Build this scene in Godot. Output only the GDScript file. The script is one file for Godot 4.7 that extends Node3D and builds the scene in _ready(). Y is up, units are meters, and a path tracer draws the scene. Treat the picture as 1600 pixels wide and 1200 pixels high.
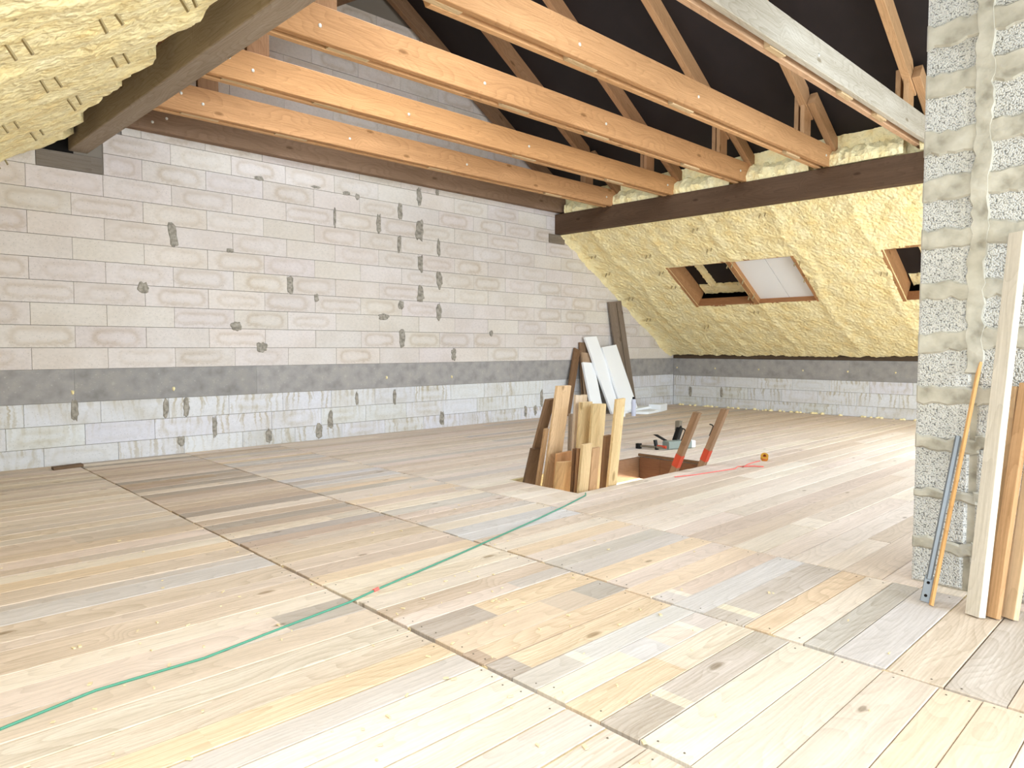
extends Node3D
# An attic under construction: block gable wall, foamed roof slopes, tie beams, board floor with a hatch.

const D := -7.429          # plane of the far gable wall (x runs along it, y up, z towards the room)
const XK := 11.41          # plane of the low wall on the right
const WIN_E := 38.0       # daylight through the big gable window behind the camera
const SKY_E := 1.0
const DAY := Color(0.90, 0.955, 1.0)

var rng := RandomNumberGenerator.new()
var M := {}
var used := {}


func _ready() -> void:
	rng.seed = 4711
	# ---- camera
	var cam := Camera3D.new()
	cam.name = "camera"
	cam.fov = 57.662
	cam.position = Vector3(0, 1.075, 0)
	cam.rotation_degrees = Vector3(-2.978, -43.89, 0)
	cam.near = 0.05
	cam.far = 200.0
	add_child(cam)
	cam.current = true
	# ---- sky and exposure
	var we := WorldEnvironment.new()
	we.name = "environment"
	var env := Environment.new()
	var sky := Sky.new()
	var sm := ProceduralSkyMaterial.new()
	sm.sky_top_color = Color(0.80, 0.87, 0.97)
	sm.sky_horizon_color = Color(0.95, 0.96, 0.98)
	sm.ground_bottom_color = Color(0.35, 0.34, 0.31)
	sm.ground_horizon_color = Color(0.75, 0.76, 0.76)
	sm.energy_multiplier = SKY_E
	sky.sky_material = sm
	env.background_mode = Environment.BG_SKY
	env.sky = sky
	env.tonemap_mode = Environment.TONE_MAPPER_LINEAR
	env.tonemap_exposure = 1.2
	env.sdfgi_enabled = true
	env.ssao_enabled = true
	env.ssil_enabled = true
	we.environment = env
	add_child(we)
	# ---- daylight entering the window openings of the gable behind the camera and the roof openings above it
	area("daylight_window", Vector3(2.6, 1.45, 4.5), Vector3(0, 0, -1), Vector2(2.6, 2.3), WIN_E, DAY)
	area("daylight_window", Vector3(6.4, 1.45, 4.5), Vector3(0, 0, -1), Vector2(2.2, 2.3), WIN_E * 0.55, DAY)
	area("daylight_skylight", Vector3(0.02, 1.93, 0.3), Vector3(0.527, -0.85, 0), Vector2(3.6, 1.3), 10.5, DAY)
	area("daylight_skylight", Vector3(3.12, 4.44, -3.9), Vector3(0.533, -0.846, 0), Vector2(3.8, 1.4), 19.0, DAY)
	area("daylight_skylight", Vector3(9.36, 2.06, 0.4), Vector3(-0.527, -0.85, 0), Vector2(2.6, 1.0), 34.0, DAY)

	make_materials()
	# ---- large structure
	build_floor()
	build_lower_room()
	build_back_wall()
	build_right_wall()
	build_other_walls()
	build_roof()
	build_roof_openings()
	build_pillar()
	# ---- timber
	build_purlins()
	build_ties()
	build_rafters()
	# ---- things
	build_hangers()
	build_hatch_planks()
	build_ladder()
	build_wall_boards()
	build_pillar_battens()
	build_small_things()


# ------------------------------------------------------------------ mesh helpers
class MB:
	var v := PackedVector3Array()
	var n := PackedVector3Array()
	var t := PackedVector2Array()
	var c := PackedColorArray()
	var ix := PackedInt32Array()

	func tri(a: Vector3, b: Vector3, d: Vector3, ua: Vector2, ub: Vector2, ud: Vector2, col := Color.WHITE) -> void:
		var nn := (b - a).cross(d - a)
		if nn.length_squared() < 1e-14:
			return
		nn = nn.normalized()
		var i := v.size()
		v.append_array(PackedVector3Array([a, b, d]))
		n.append_array(PackedVector3Array([nn, nn, nn]))
		t.append_array(PackedVector2Array([ua, ub, ud]))
		c.append_array(PackedColorArray([col, col, col]))
		ix.append_array(PackedInt32Array([i, i + 2, i + 1]))

	func quad(a: Vector3, b: Vector3, d: Vector3, e: Vector3, ua: Vector2, ub: Vector2, ud: Vector2, ue: Vector2, col := Color.WHITE, col2 = null) -> void:
		# a b d e counter-clockwise seen from outside; col for a and e, col2 for b and d
		var nn := (d - a).cross(e - b)
		if nn.length_squared() < 1e-16:
			return
		nn = nn.normalized()
		var k: Color = col if col2 == null else col2
		var i := v.size()
		v.append_array(PackedVector3Array([a, b, d, e]))
		n.append_array(PackedVector3Array([nn, nn, nn, nn]))
		t.append_array(PackedVector2Array([ua, ub, ud, ue]))
		c.append_array(PackedColorArray([col, k, k, col]))
		ix.append_array(PackedInt32Array([i, i + 2, i + 1, i, i + 3, i + 2]))

	func mesh() -> ArrayMesh:
		var a := []
		a.resize(Mesh.ARRAY_MAX)
		a[Mesh.ARRAY_VERTEX] = v
		a[Mesh.ARRAY_NORMAL] = n
		a[Mesh.ARRAY_TEX_UV] = t
		a[Mesh.ARRAY_COLOR] = c
		a[Mesh.ARRAY_INDEX] = ix
		var m := ArrayMesh.new()
		m.add_surface_from_arrays(Mesh.PRIMITIVE_TRIANGLES, a)
		return m


func numbered(called: String) -> String:
	if not used.has(called):
		used[called] = 0
		return called
	used[called] += 1
	return "%s_%03d" % [called, used[called]]


func put(called: String, mb: MB, m: Material, parent: Node = null) -> MeshInstance3D:
	if mb.v.is_empty():
		print("empty ", called)
	var o := MeshInstance3D.new()
	o.mesh = mb.mesh()
	o.material_override = m
	o.cast_shadow = GeometryInstance3D.SHADOW_CASTING_SETTING_ON
	if parent == null:
		o.name = numbered(called)
		add_child(o, true)
	else:
		var k := 0
		var nm := called
		while parent.has_node(nm):
			k += 1
			nm = "%s_%03d" % [called, k]
		o.name = nm
		parent.add_child(o, true)
	return o


func fastput(called: String, k: int, mb: MB, m: Material, parent: Node) -> MeshInstance3D:
	var o := MeshInstance3D.new()
	o.mesh = mb.mesh()
	o.material_override = m
	o.name = called if k == 0 else "%s_%03d" % [called, k]
	parent.add_child(o, true)
	return o


func thing(called: String, label: String, category: String, at := Vector3.ZERO, group := "", kind := "thing") -> Node3D:
	var o := Node3D.new()
	o.name = numbered(called)
	o.position = at
	add_child(o, true)
	o.set_meta("label", label)
	o.set_meta("category", category)
	if group:
		o.set_meta("group", group)
	o.set_meta("kind", kind)
	return o


func struct(called: String, label := "", category := "") -> Node3D:
	var o := Node3D.new()
	o.name = numbered(called)
	add_child(o, true)
	o.set_meta("kind", "structure")
	if label:
		o.set_meta("label", label)
		o.set_meta("category", category)
	return o


func area(called: String, at: Vector3, towards: Vector3, size: Vector2, e: float, col: Color) -> void:
	var l := AreaLight3D.new()
	l.name = numbered(called)
	l.area_size = size
	l.area_normalize_energy = true
	l.light_energy = e
	l.light_color = col
	l.shadow_enabled = true
	l.set("area_range", 30.0)
	l.set("area_attenuation", 2.0)
	add_child(l, true)
	l.position = at
	l.look_at_from_position(at, at + towards, Vector3.UP if absf(towards.y) < 0.9 else Vector3.FORWARD)


# A timber: octagonal section (rectangle with chamfered corners) from A to B. w, h: half width and half height vectors.
# ka, kb slant the cut at each end along h; za, zb slant it along w. Grain runs along A-B (2 m per texture, 0.5 m across).
func beam(mb: MB, A: Vector3, B: Vector3, w: Vector3, h: Vector3, bev := 0.003, col := Color.WHITE, ka := 0.0, kb := 0.0, za := 0.0, zb := 0.0) -> void:
	var L := (B - A).length()
	var ax := (B - A) / L
	var uo := Vector2(rng.randf(), rng.randf())
	var wl := w.length()
	var hl := h.length()
	var b := minf(bev, minf(wl, hl) * 0.6)
	var wd := w / wl
	var hd := h / hl
	if wd.cross(hd).dot(ax) < 0.0:
		wd = -wd
	var sec := [Vector2(wl, -hl + b), Vector2(wl, hl - b), Vector2(wl - b, hl), Vector2(-wl + b, hl), Vector2(-wl, hl - b), Vector2(-wl, -hl + b), Vector2(-wl + b, -hl), Vector2(wl - b, -hl)]
	var pa := []
	var pb := []
	for s in sec:
		var off: Vector3 = wd * s.x + hd * s.y
		pa.append(A + off + ax * (ka * off.dot(h.normalized()) + za * off.dot(w.normalized())))
		pb.append(B + off + ax * (kb * off.dot(h.normalized()) + zb * off.dot(w.normalized())))
	var per := 0.0
	for i in 8:
		var j := (i + 1) % 8
		var d: float = (sec[i] as Vector2).distance_to(sec[j])
		var v0 := uo.y + per / 0.5
		var v1 := uo.y + (per + d) / 0.5
		var u0 := uo.x
		var u1 := uo.x + L / 2.0
		# section runs counter-clockwise seen from +ax
		mb.quad(pa[i], pa[j], pb[j], pb[i], Vector2(u0, v0), Vector2(u0, v1), Vector2(u1, v1), Vector2(u1, v0), col)
		per += d
	for i in range(1, 7):
		var e := 0.04
		mb.tri(pb[0], pb[i], pb[i + 1], uo + sec[0] * e * 8.0, uo + sec[i] * e * 8.0, uo + sec[i + 1] * e * 8.0, col)
		mb.tri(pa[0], pa[i + 1], pa[i], uo + sec[0] * e * 8.0, uo + sec[i + 1] * e * 8.0, uo + sec[i] * e * 8.0, col)


func box(mb: MB, lo: Vector3, hi: Vector3, bev := 0.003, col := Color.WHITE) -> void:
	# axis-aligned timber or block, grain along its longest side
	var s := hi - lo
	var mid := (lo + hi) * 0.5
	if s.x >= s.y and s.x >= s.z:
		beam(mb, Vector3(lo.x, mid.y, mid.z), Vector3(hi.x, mid.y, mid.z), Vector3(0, 0, s.z / 2), Vector3(0, s.y / 2, 0), bev, col)
	elif s.y >= s.z:
		beam(mb, Vector3(mid.x, lo.y, mid.z), Vector3(mid.x, hi.y, mid.z), Vector3(s.x / 2, 0, 0), Vector3(0, 0, s.z / 2), bev, col)
	else:
		beam(mb, Vector3(mid.x, mid.y, lo.z), Vector3(mid.x, mid.y, hi.z), Vector3(s.x / 2, 0, 0), Vector3(0, s.y / 2, 0), bev, col)


# A block face on a wall: T maps (u along, v up, n out). Front at n = out, sides run back to n = back.
func wall_block(mb: MB, T: Transform3D, u0: float, u1: float, v0: float, v1: float, out: float, back: float, bev: float, r: Rect2, flip: bool, col: Color, skew := 0.0) -> void:
	var p := func(u: float, v: float, n: float) -> Vector3: return T * Vector3(u, v, n)
	var uv := func(u: float, v: float) -> Vector2:
		var a := (u - u0) / (u1 - u0)
		if flip:
			a = 1.0 - a
		return r.position + Vector2(a, 1.0 - (v - v0) / (v1 - v0)) * r.size
	var U := [u0, u1, u1, u0]
	var V := [v0, v0, v1, v1]
	var Ui := [u0 + bev, u1 - bev, u1 - bev, u0 + bev]
	var Vi := [v0 + bev, v0 + bev, v1 - bev, v1 - bev]
	mb.quad(p.call(Ui[0], Vi[0], out), p.call(Ui[1], Vi[1], out + skew), p.call(Ui[2], Vi[2], out + skew), p.call(Ui[3], Vi[3], out), uv.call(Ui[0], Vi[0]), uv.call(Ui[1], Vi[1]), uv.call(Ui[2], Vi[2]), uv.call(Ui[3], Vi[3]), col)
	for i in 4:
		var j := (i + 1) % 4
		var ni: float = out + (skew if i in [1, 2] else 0.0)
		var nj: float = out + (skew if j in [1, 2] else 0.0)
		mb.quad(p.call(U[i], V[i], ni - bev), p.call(U[j], V[j], nj - bev), p.call(Ui[j], Vi[j], nj), p.call(Ui[i], Vi[i], ni), uv.call(U[i], V[i]), uv.call(U[j], V[j]), uv.call(Ui[j], Vi[j]), uv.call(Ui[i], Vi[i]), col)
		mb.quad(p.call(U[i], V[i], back), p.call(U[j], V[j], back), p.call(U[j], V[j], nj - bev), p.call(U[i], V[i], ni - bev), uv.call(U[i], V[i]), uv.call(U[j], V[j]), uv.call(U[j], V[j]), uv.call(U[i], V[i]), col)


# A smear: polygon in (u, v) of T, raised to n = top with a sloped rim.
func smear(mb: MB, T: Transform3D, poly: PackedVector2Array, base: float, top: float, inset := 0.006, col := Color.WHITE) -> void:
	if Geometry2D.is_polygon_clockwise(poly):
		poly.reverse()
	var cen := Vector2.ZERO
	for q in poly:
		cen += q
	cen /= poly.size()
	var inner := PackedVector2Array()
	for i in poly.size():
		var pr := poly[(i + poly.size() - 1) % poly.size()]
		var nx := poly[(i + 1) % poly.size()]
		var e := (nx - pr).normalized()
		inner.append(poly[i] + Vector2(-e.y, e.x) * inset)
	var tr := Geometry2D.triangulate_polygon(inner)
	if tr.is_empty():
		inner = poly
		tr = Geometry2D.triangulate_polygon(poly)
	var P := func(q: Vector2, n: float) -> Vector3: return T * Vector3(q.x, q.y, n)
	for k in range(0, tr.size(), 3):
		var a := inner[tr[k]]
		var b := inner[tr[k + 1]]
		var d := inner[tr[k + 2]]
		if (b - a).cross(d - a) < 0.0:
			var x := b
			b = d
			d = x
		mb.tri(P.call(a, top), P.call(b, top), P.call(d, top), a, b, d, col)
	for i in poly.size():
		var j := (i + 1) % poly.size()
		mb.quad(P.call(poly[i], base), P.call(poly[j], base), P.call(inner[j], top), P.call(inner[i], top), poly[i], poly[j], inner[j], inner[i], col)


func tube(mb: MB, pts: PackedVector3Array, r: float, sides := 6, col := Color.WHITE) -> void:
	for i in pts.size() - 1:
		var ax := (pts[i + 1] - pts[i]).normalized()
		var a := ax.cross(Vector3.UP if absf(ax.y) < 0.9 else Vector3.RIGHT).normalized()
		var b := ax.cross(a)
		for k in sides:
			var t0 := TAU * k / sides
			var t1 := TAU * (k + 1) / sides
			var d0 := (a * cos(t0) + b * sin(t0)) * r
			var d1 := (a * cos(t1) + b * sin(t1)) * r
			mb.quad(pts[i] + d0, pts[i] + d1, pts[i + 1] + d1, pts[i + 1] + d0, Vector2(0, 0), Vector2(0, 1), Vector2(1, 1), Vector2(1, 0), col)
	for e in [0, pts.size() - 1]:
		var ax := (pts[1] - pts[0]).normalized() if e == 0 else (pts[e] - pts[e - 1]).normalized()
		var a := ax.cross(Vector3.UP if absf(ax.y) < 0.9 else Vector3.RIGHT).normalized()
		var b := ax.cross(a)
		for k in sides:
			var t0 := TAU * k / sides
			var t1 := TAU * (k + 1) / sides
			var d0 := (a * cos(t0) + b * sin(t0)) * r
			var d1 := (a * cos(t1) + b * sin(t1)) * r
			if e == 0:
				mb.tri(pts[e], pts[e] + d1, pts[e] + d0, Vector2.ZERO, Vector2.ONE, Vector2.DOWN, col)
			else:
				mb.tri(pts[e], pts[e] + d0, pts[e] + d1, Vector2.ZERO, Vector2.ONE, Vector2.DOWN, col)


# profile: Vector2(radius, height) pairs, lathed about the y axis of T
func lathe(mb: MB, T: Transform3D, prof: Array, sides := 20, col := Color.WHITE) -> void:
	for i in prof.size() - 1:
		var p: Vector2 = prof[i]
		var q: Vector2 = prof[i + 1]
		for k in sides:
			var t0 := TAU * k / sides
			var t1 := TAU * (k + 1) / sides
			var a := Vector3(cos(t0), 0, -sin(t0))
			var b := Vector3(cos(t1), 0, -sin(t1))
			mb.quad(T * (a * p.x + Vector3.UP * p.y), T * (b * p.x + Vector3.UP * p.y), T * (b * q.x + Vector3.UP * q.y), T * (a * q.x + Vector3.UP * q.y), Vector2(0, 0), Vector2(1, 0), Vector2(1, 1), Vector2(0, 1), col)


func rag(cx: float, cy: float, w: float, h: float, pts := 16, rough := 0.25, lean := 0.0) -> PackedVector2Array:
	# a ragged, roundish-rectangular patch
	var out := PackedVector2Array()
	for i in pts:
		var a := TAU * i / pts
		var c := cos(a)
		var s := sin(a)
		var k := 1.0 / pow(pow(absf(c), 3.0) + pow(absf(s), 3.0), 1.0 / 3.0)
		k *= 1.0 - rough * rng.randf()
		out.append(Vector2(cx + c * k * w / 2 + lean * s * h / 2, cy + s * k * h / 2))
	return out


func band(u0: float, u1: float, v: float, half: float, rough: float, step := 0.03) -> PackedVector2Array:
	# a wavy horizontal strip
	var lo := PackedVector2Array()
	var hi := PackedVector2Array()
	var n := maxi(3, int((u1 - u0) / step))
	var drift := 0.0
	for i in n + 1:
		var u := lerpf(u0, u1, float(i) / n)
		drift = clampf(drift + rng.randf_range(-1, 1) * rough * 0.6, -rough, rough)
		lo.append(Vector2(u, v - half - rng.randf() * rough + drift * 0.5))
		hi.append(Vector2(u, v + half + rng.randf() * rough + drift * 0.5))
	hi.reverse()
	lo.append_array(hi)
	return lo


# ------------------------------------------------------------------ materials
func noise_bytes(w: int, h: int, freq: float, sd: int, kind := FastNoiseLite.TYPE_SIMPLEX_SMOOTH, oct := 3, W := 0, H := 0) -> PackedByteArray:
	var f := FastNoiseLite.new()
	f.seed = sd
	f.frequency = freq
	f.noise_type = kind
	f.fractal_octaves = oct
	if kind == FastNoiseLite.TYPE_CELLULAR:
		f.cellular_return_type = FastNoiseLite.RETURN_DISTANCE
		f.fractal_type = FastNoiseLite.FRACTAL_NONE
	var im := f.get_seamless_image(w, h)
	im.convert(Image.FORMAT_L8)
	if W:
		im.resize(W, H, Image.INTERPOLATE_CUBIC)
	return im.get_data()


func tex(bytes: PackedByteArray, w: int, h: int, fmt := Image.FORMAT_RGB8) -> ImageTexture:
	return ImageTexture.create_from_image(Image.create_from_data(w, h, false, fmt, bytes))


func wood_texture(sd: int, rings: float, a_ring: float, a_fine: float, a_low: float, knots: int, warm: float) -> ImageTexture:
	var W := 1024
	var H := 256
	var warp := noise_bytes(32, 32, 0.05, sd, FastNoiseLite.TYPE_SIMPLEX_SMOOTH, 2, W, H)
	var fine := noise_bytes(24, 256, 0.22, sd + 1, FastNoiseLite.TYPE_SIMPLEX_SMOOTH, 3, W, H)
	var low := noise_bytes(16, 48, 0.06, sd + 2, FastNoiseLite.TYPE_SIMPLEX_SMOOTH, 2, W, H)
	var spots := noise_bytes(512, 256, 0.11, sd + 3, FastNoiseLite.TYPE_SIMPLEX_SMOOTH, 2, W, H)
	var r := RandomNumberGenerator.new()
	r.seed = sd
	var K := []
	for i in knots:
		K.append([r.randf_range(40, W - 40), r.randf_range(20, H - 20), r.randf_range(4, 9)])
	var out := PackedByteArray()
	out.resize(W * H * 3)
	for y in H:
		var near := []
		for k in K:
			if absf(y - k[1]) < k[2] * 5.0:
				near.append(k)
		for x in W:
			var i := y * W + x
			var hgt := float(y) / H * rings + warp[i] / 255.0 * 7.0
			var dark := 0.0
			for k in near:
				var dx: float = (x - k[0]) / (k[2] * 3.0)
				var dy: float = (y - k[1]) / (k[2] * 1.2)
				var d2 := dx * dx + dy * dy
				if d2 < 9.0:
					hgt += 2.6 * exp(-d2 * 0.7)
					dark += 0.24 * exp(-d2 * d2 * 2.2)
			var f := hgt - floorf(hgt)
			var ring := f * f * f
			var l := 1.0 - a_ring * ring - a_fine * (1.0 - fine[i] / 255.0) - a_low * (1.0 - low[i] / 255.0) - dark - 0.03 * (spots[i] / 255.0)
			var g := clampf(l, 0.1, 1.0)
			out[i * 3] = int(255.0 * pow(g, 1.0 - 0.25 * warm))
			out[i * 3 + 1] = int(255.0 * g)
			out[i * 3 + 2] = int(255.0 * pow(g, 1.0 + 0.45 * warm))
	return tex(out, W, H)


# 4 x 4 cells of 256 x 96: block faces with damp rings (drips = false) or with runs of cement water (drips = true)
func block_texture(sd: int, drips: bool) -> ImageTexture:
	var CW := 256
	var CH := 96
	var W := CW * 4
	var H := CH * 4
	var a := noise_bytes(256, 96, 0.02, sd, FastNoiseLite.TYPE_SIMPLEX_SMOOTH, 3, W, H)
	var b := noise_bytes(512, 256, 0.09, sd + 1, FastNoiseLite.TYPE_SIMPLEX_SMOOTH, 3, W, H)
	var st := noise_bytes(512, 10, 0.09, sd + 2, FastNoiseLite.TYPE_SIMPLEX_SMOOTH, 3, W, H)
	var sp := noise_bytes(512, 192, 0.3, sd + 3, FastNoiseLite.TYPE_SIMPLEX_SMOOTH, 1, W, H)
	var r := RandomNumberGenerator.new()
	r.seed = sd
	var out := PackedByteArray()
	out.resize(W * H * 3)
	for cy in 4:
		for cx in 4:
			var kind := r.randf()
			var has_ring := kind < 0.68
			var mx := r.randf_range(0.40, 0.60) * CW
			var hx := r.randf_range(62, 96)
			var hy := r.randf_range(20, 30)
			var wid := r.randf_range(8, 15)
			var amt := r.randf_range(0.2, 0.7) * (0.25 if drips else 1.0)
			var wash := r.randf_range(0.0, 0.25)
			var damount := r.randf_range(0.05, 0.9)
			for y in CH:
				for x in CW:
					var i := (cy * CH + y) * W + cx * CW + x
					var an := a[i] / 255.0 - 0.5
					var bn := b[i] / 255.0 - 0.5
					var stain := wash * clampf(0.5 + an * 1.6, 0, 1)
					var lift := 0.0
					if has_ring:
						var qx := maxf(absf(x - mx + an * 30.0) - hx + hy, 0.0)
						var qy := absf(y - CH * 0.5 + bn * 10.0)
						var d := sqrt(qx * qx + qy * qy) - hy
						d += an * 16.0 + bn * 7.0
						var g := exp(-d * d / (wid * wid))
						stain += amt * g * (0.75 + 0.5 * an)
						if d < 0.0:
							lift = clampf(-d / 12.0, 0, 1) * 0.5
					if drips:
						var sn := clampf((st[(cy * CH + y) * W + (cx * CW + x + int(an * 22.0 + bn * 9.0) + W) % W] / 255.0 - 0.50) * 4.0, 0, 1)
						var fade := clampf(1.15 - float(y) / CH * (1.3 - 0.9 * damount), 0, 1)
						stain += damount * sn * fade * 0.75
					var dot := 0.25 if sp[i] > 222 else 0.0
					stain = clampf(stain * (1.0 - lift), 0, 1.1)
					var l := 1.0 - 0.05 * (0.5 - bn) - dot * 0.5
					var cr := lerpf(0.88, 0.70 if drips else 0.76, stain) * l
					var cg := lerpf(0.885 if drips else 0.853, 0.655 if drips else 0.70, stain) * l
					var cb := lerpf(0.905 if drips else 0.835, 0.56 if drips else 0.635, stain) * l
					out[i * 3] = int(clampf(cr, 0, 1) * 255)
					out[i * 3 + 1] = int(clampf(cg, 0, 1) * 255)
					out[i * 3 + 2] = int(clampf(cb, 0, 1) * 255)
	return tex(out, W, H)


func ramp_texture(bytes: PackedByteArray, w: int, h: int, cols: Array) -> ImageTexture:
	var out := PackedByteArray()
	out.resize(w * h * 3)
	for i in w * h:
		var f := bytes[i] / 255.0 * (cols.size() - 1)
		var k := mini(int(f), cols.size() - 2)
		var c: Color = (cols[k] as Color).lerp(cols[k + 1], f - k)
		out[i * 3] = c.r8
		out[i * 3 + 1] = c.g8
		out[i * 3 + 2] = c.b8
	return tex(out, w, h)


func mat(col: Color, rough := 0.85, t: Texture2D = null) -> StandardMaterial3D:
	var m := StandardMaterial3D.new()
	m.albedo_color = col
	m.roughness = rough
	m.metallic_specular = 0.35
	if t:
		m.albedo_texture = t
		m.texture_filter = BaseMaterial3D.TEXTURE_FILTER_LINEAR_WITH_MIPMAPS
	return m


func vcol(m: StandardMaterial3D) -> StandardMaterial3D:
	m.vertex_color_use_as_albedo = true
	return m


func triplanar(m: StandardMaterial3D, scale: float) -> StandardMaterial3D:
	m.uv1_triplanar = true
	m.uv1_world_triplanar = true
	m.uv1_scale = Vector3.ONE * scale
	return m


func bumpy(m: StandardMaterial3D, t: Texture2D, s: float) -> StandardMaterial3D:
	m.heightmap_enabled = true
	m.heightmap_texture = t
	m.heightmap_scale = s
	return m


func make_materials() -> void:
	var wood_pale := wood_texture(11, 14.0, 0.05, 0.09, 0.06, 1, 0.3)
	var wood_strong := wood_texture(23, 11.0, 0.075, 0.13, 0.09, 2, 0.5)
	var blocks_dry := block_texture(5, false)
	var blocks_wet := block_texture(9, true)
	M.board = vcol(mat(Color.WHITE, 0.8, wood_pale))
	M.board_grain = vcol(mat(Color.WHITE, 0.8, wood_strong))
	M.tongue = mat(Color(0.93, 0.84, 0.66), 0.8, wood_pale)
	M.tie = vcol(mat(Color.WHITE, 0.75, wood_strong))
	M.dark_wood = vcol(mat(Color.WHITE, 0.75, wood_strong))
	M.plank = vcol(mat(Color.WHITE, 0.8, wood_strong))
	M.block = vcol(mat(Color.WHITE, 0.95, blocks_dry))
	M.block_wet = vcol(mat(Color.WHITE, 0.95, blocks_wet))
	# concrete ring beam: trowelled grey with pits
	var cn := noise_bytes(512, 512, 0.012, 31, FastNoiseLite.TYPE_SIMPLEX_SMOOTH, 5)
	var cp := noise_bytes(512, 512, 0.09, 32, FastNoiseLite.TYPE_SIMPLEX_SMOOTH, 2)
	for i in cn.size():
		var k := cn[i] * 0.9
		if cp[i] > 215 and cn[i] > 120:
			k = 225.0
		elif cp[i] < 28 and cn[i] > 105:
			k = 30.0
		cn[i] = int(k)
	M.concrete = vcol(triplanar(mat(Color.WHITE, 0.95, ramp_texture(cn, 512, 512, [Color(0.55, 0.54, 0.52), Color(0.60, 0.59, 0.575), Color(0.635, 0.625, 0.61), Color(0.66, 0.645, 0.62), Color(0.78, 0.765, 0.73)])), 0.8))
	# lightweight aggregate blocks of the pillar
	var pebble := noise_bytes(512, 512, 0.10, 41, FastNoiseLite.TYPE_CELLULAR, 1)
	var blot := noise_bytes(512, 512, 0.02, 42)
	for i in pebble.size():
		pebble[i] = clampi(255 - int(pebble[i] * 1.0), 0, 255)
	var pebcol := PackedByteArray(pebble)
	for i in pebcol.size():
		pebcol[i] = clampi(int(pebcol[i] * 0.85 + (blot[i] - 110) * 0.35), 0, 255)
	var pebtex := tex(pebble, 512, 512, Image.FORMAT_L8)
	M.leca = bumpy(triplanar(mat(Color.WHITE, 0.95, ramp_texture(pebcol, 512, 512, [Color(0.30, 0.30, 0.30), Color(0.60, 0.60, 0.59), Color(0.82, 0.815, 0.80), Color(0.88, 0.875, 0.86), Color(0.91, 0.905, 0.89)])), 3.0), pebtex, 0.8)
	var mort := noise_bytes(512, 512, 0.015, 51, FastNoiseLite.TYPE_SIMPLEX_SMOOTH, 5)
	M.mortar = bumpy(triplanar(mat(Color.WHITE, 0.95, ramp_texture(mort, 512, 512, [Color(0.55, 0.53, 0.48), Color(0.68, 0.66, 0.61), Color(0.74, 0.72, 0.67), Color(0.78, 0.765, 0.72)])), 1.0), tex(mort, 512, 512, Image.FORMAT_L8), 0.6)
	M.patch = triplanar(mat(Color(0.97, 0.945, 0.93), 0.95, ramp_texture(mort, 512, 512, [Color(0.46, 0.45, 0.42), Color(0.62, 0.61, 0.57), Color(0.72, 0.71, 0.68)])), 2.5)
	# sprayed foam
	var fo := noise_bytes(512, 512, 0.035, 61, FastNoiseLite.TYPE_SIMPLEX_SMOOTH, 4)
	var fb := noise_bytes(512, 512, 0.008, 62, FastNoiseLite.TYPE_SIMPLEX_SMOOTH, 3)
	M.foam = bumpy(triplanar(mat(Color.WHITE, 0.7, ramp_texture(fb, 512, 512, [Color(0.96, 0.85, 0.59), Color(0.97, 0.90, 0.68), Color(0.975, 0.92, 0.73), Color(0.98, 0.935, 0.77)])), 0.9), tex(fo, 512, 512, Image.FORMAT_L8), 2.0)
	M.membrane = triplanar(mat(Color.WHITE, 0.6, ramp_texture(fb, 512, 512, [Color(0.125, 0.105, 0.105), Color(0.155, 0.13, 0.13)])), 0.6)
	M.joint = mat(Color(0.52, 0.49, 0.45), 0.95)
	M.subfloor = mat(Color(0.30, 0.20, 0.14), 0.8, wood_strong)
	M.white = mat(Color(0.93, 0.93, 0.93), 0.6)
	M.white_board = mat(Color(0.965, 0.97, 0.975), 0.5)
	M.plaster = mat(Color(0.92, 0.90, 0.86), 0.9)
	M.metal = mat(Color(0.50, 0.52, 0.54), 0.45)
	M.metal.metallic = 0.6
	M.metal_dark = mat(Color(0.42, 0.38, 0.32), 0.6)
	M.strip = mat(Color(0.60, 0.54, 0.40), 0.55)
	M.bolt = mat(Color(0.85, 0.84, 0.80), 0.4)
	M.bolt.metallic = 0.4
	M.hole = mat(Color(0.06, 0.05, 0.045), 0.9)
	M.black = mat(Color(0.05, 0.05, 0.05), 0.5)
	M.red = mat(Color(0.68, 0.25, 0.16), 0.6)
	M.string_green = mat(Color(0.32, 0.56, 0.46), 0.7)
	M.string_red = mat(Color(0.86, 0.42, 0.38), 0.7)
	M.brass = mat(Color(0.80, 0.58, 0.22), 0.35)
	M.brass.metallic = 0.5
	M.green_grey = mat(Color(0.50, 0.53, 0.50), 0.5)
	M.can = mat(Color(0.80, 0.81, 0.88), 0.35)
	M.polystyrene = bumpy(triplanar(mat(Color(0.95, 0.96, 0.97), 0.7), 6.0), pebtex, 0.2)
	M.chip = mat(Color(0.86, 0.78, 0.62), 0.8)
	M.glass = mat(Color(0.95, 0.98, 1.0, 0.06), 0.02)
	M.glass.transparency = BaseMaterial3D.TRANSPARENCY_ALPHA
	M.pvc = mat(Color(0.92, 0.92, 0.92), 0.4)


func lin(r: int, g: int, b: int) -> Color:
	return Color8(r, g, b).srgb_to_linear()


# ------------------------------------------------------------------ floor
func tone(k: String) -> Color:
	var c: Color = {"beige": lin(238, 222, 205), "cream": lin(247, 234, 216), "pink": lin(240, 222, 208), "grey": lin(214, 206, 199), "blue": lin(219, 216, 217), "dark": lin(188, 179, 171), "peach": lin(246, 220, 189), "tan": lin(224, 204, 184), "brown": lin(200, 177, 156), "strip": lin(250, 241, 222), "orange": lin(234, 200, 163)}[k]
	var j := rng.randf_range(0.95, 1.04)
	c = c.lerp(lin(236, 215, 201), 0.25)
	return Color(c.r * j, c.g * j * rng.randf_range(0.985, 1.01), c.b * j * rng.randf_range(0.97, 1.02))


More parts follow.
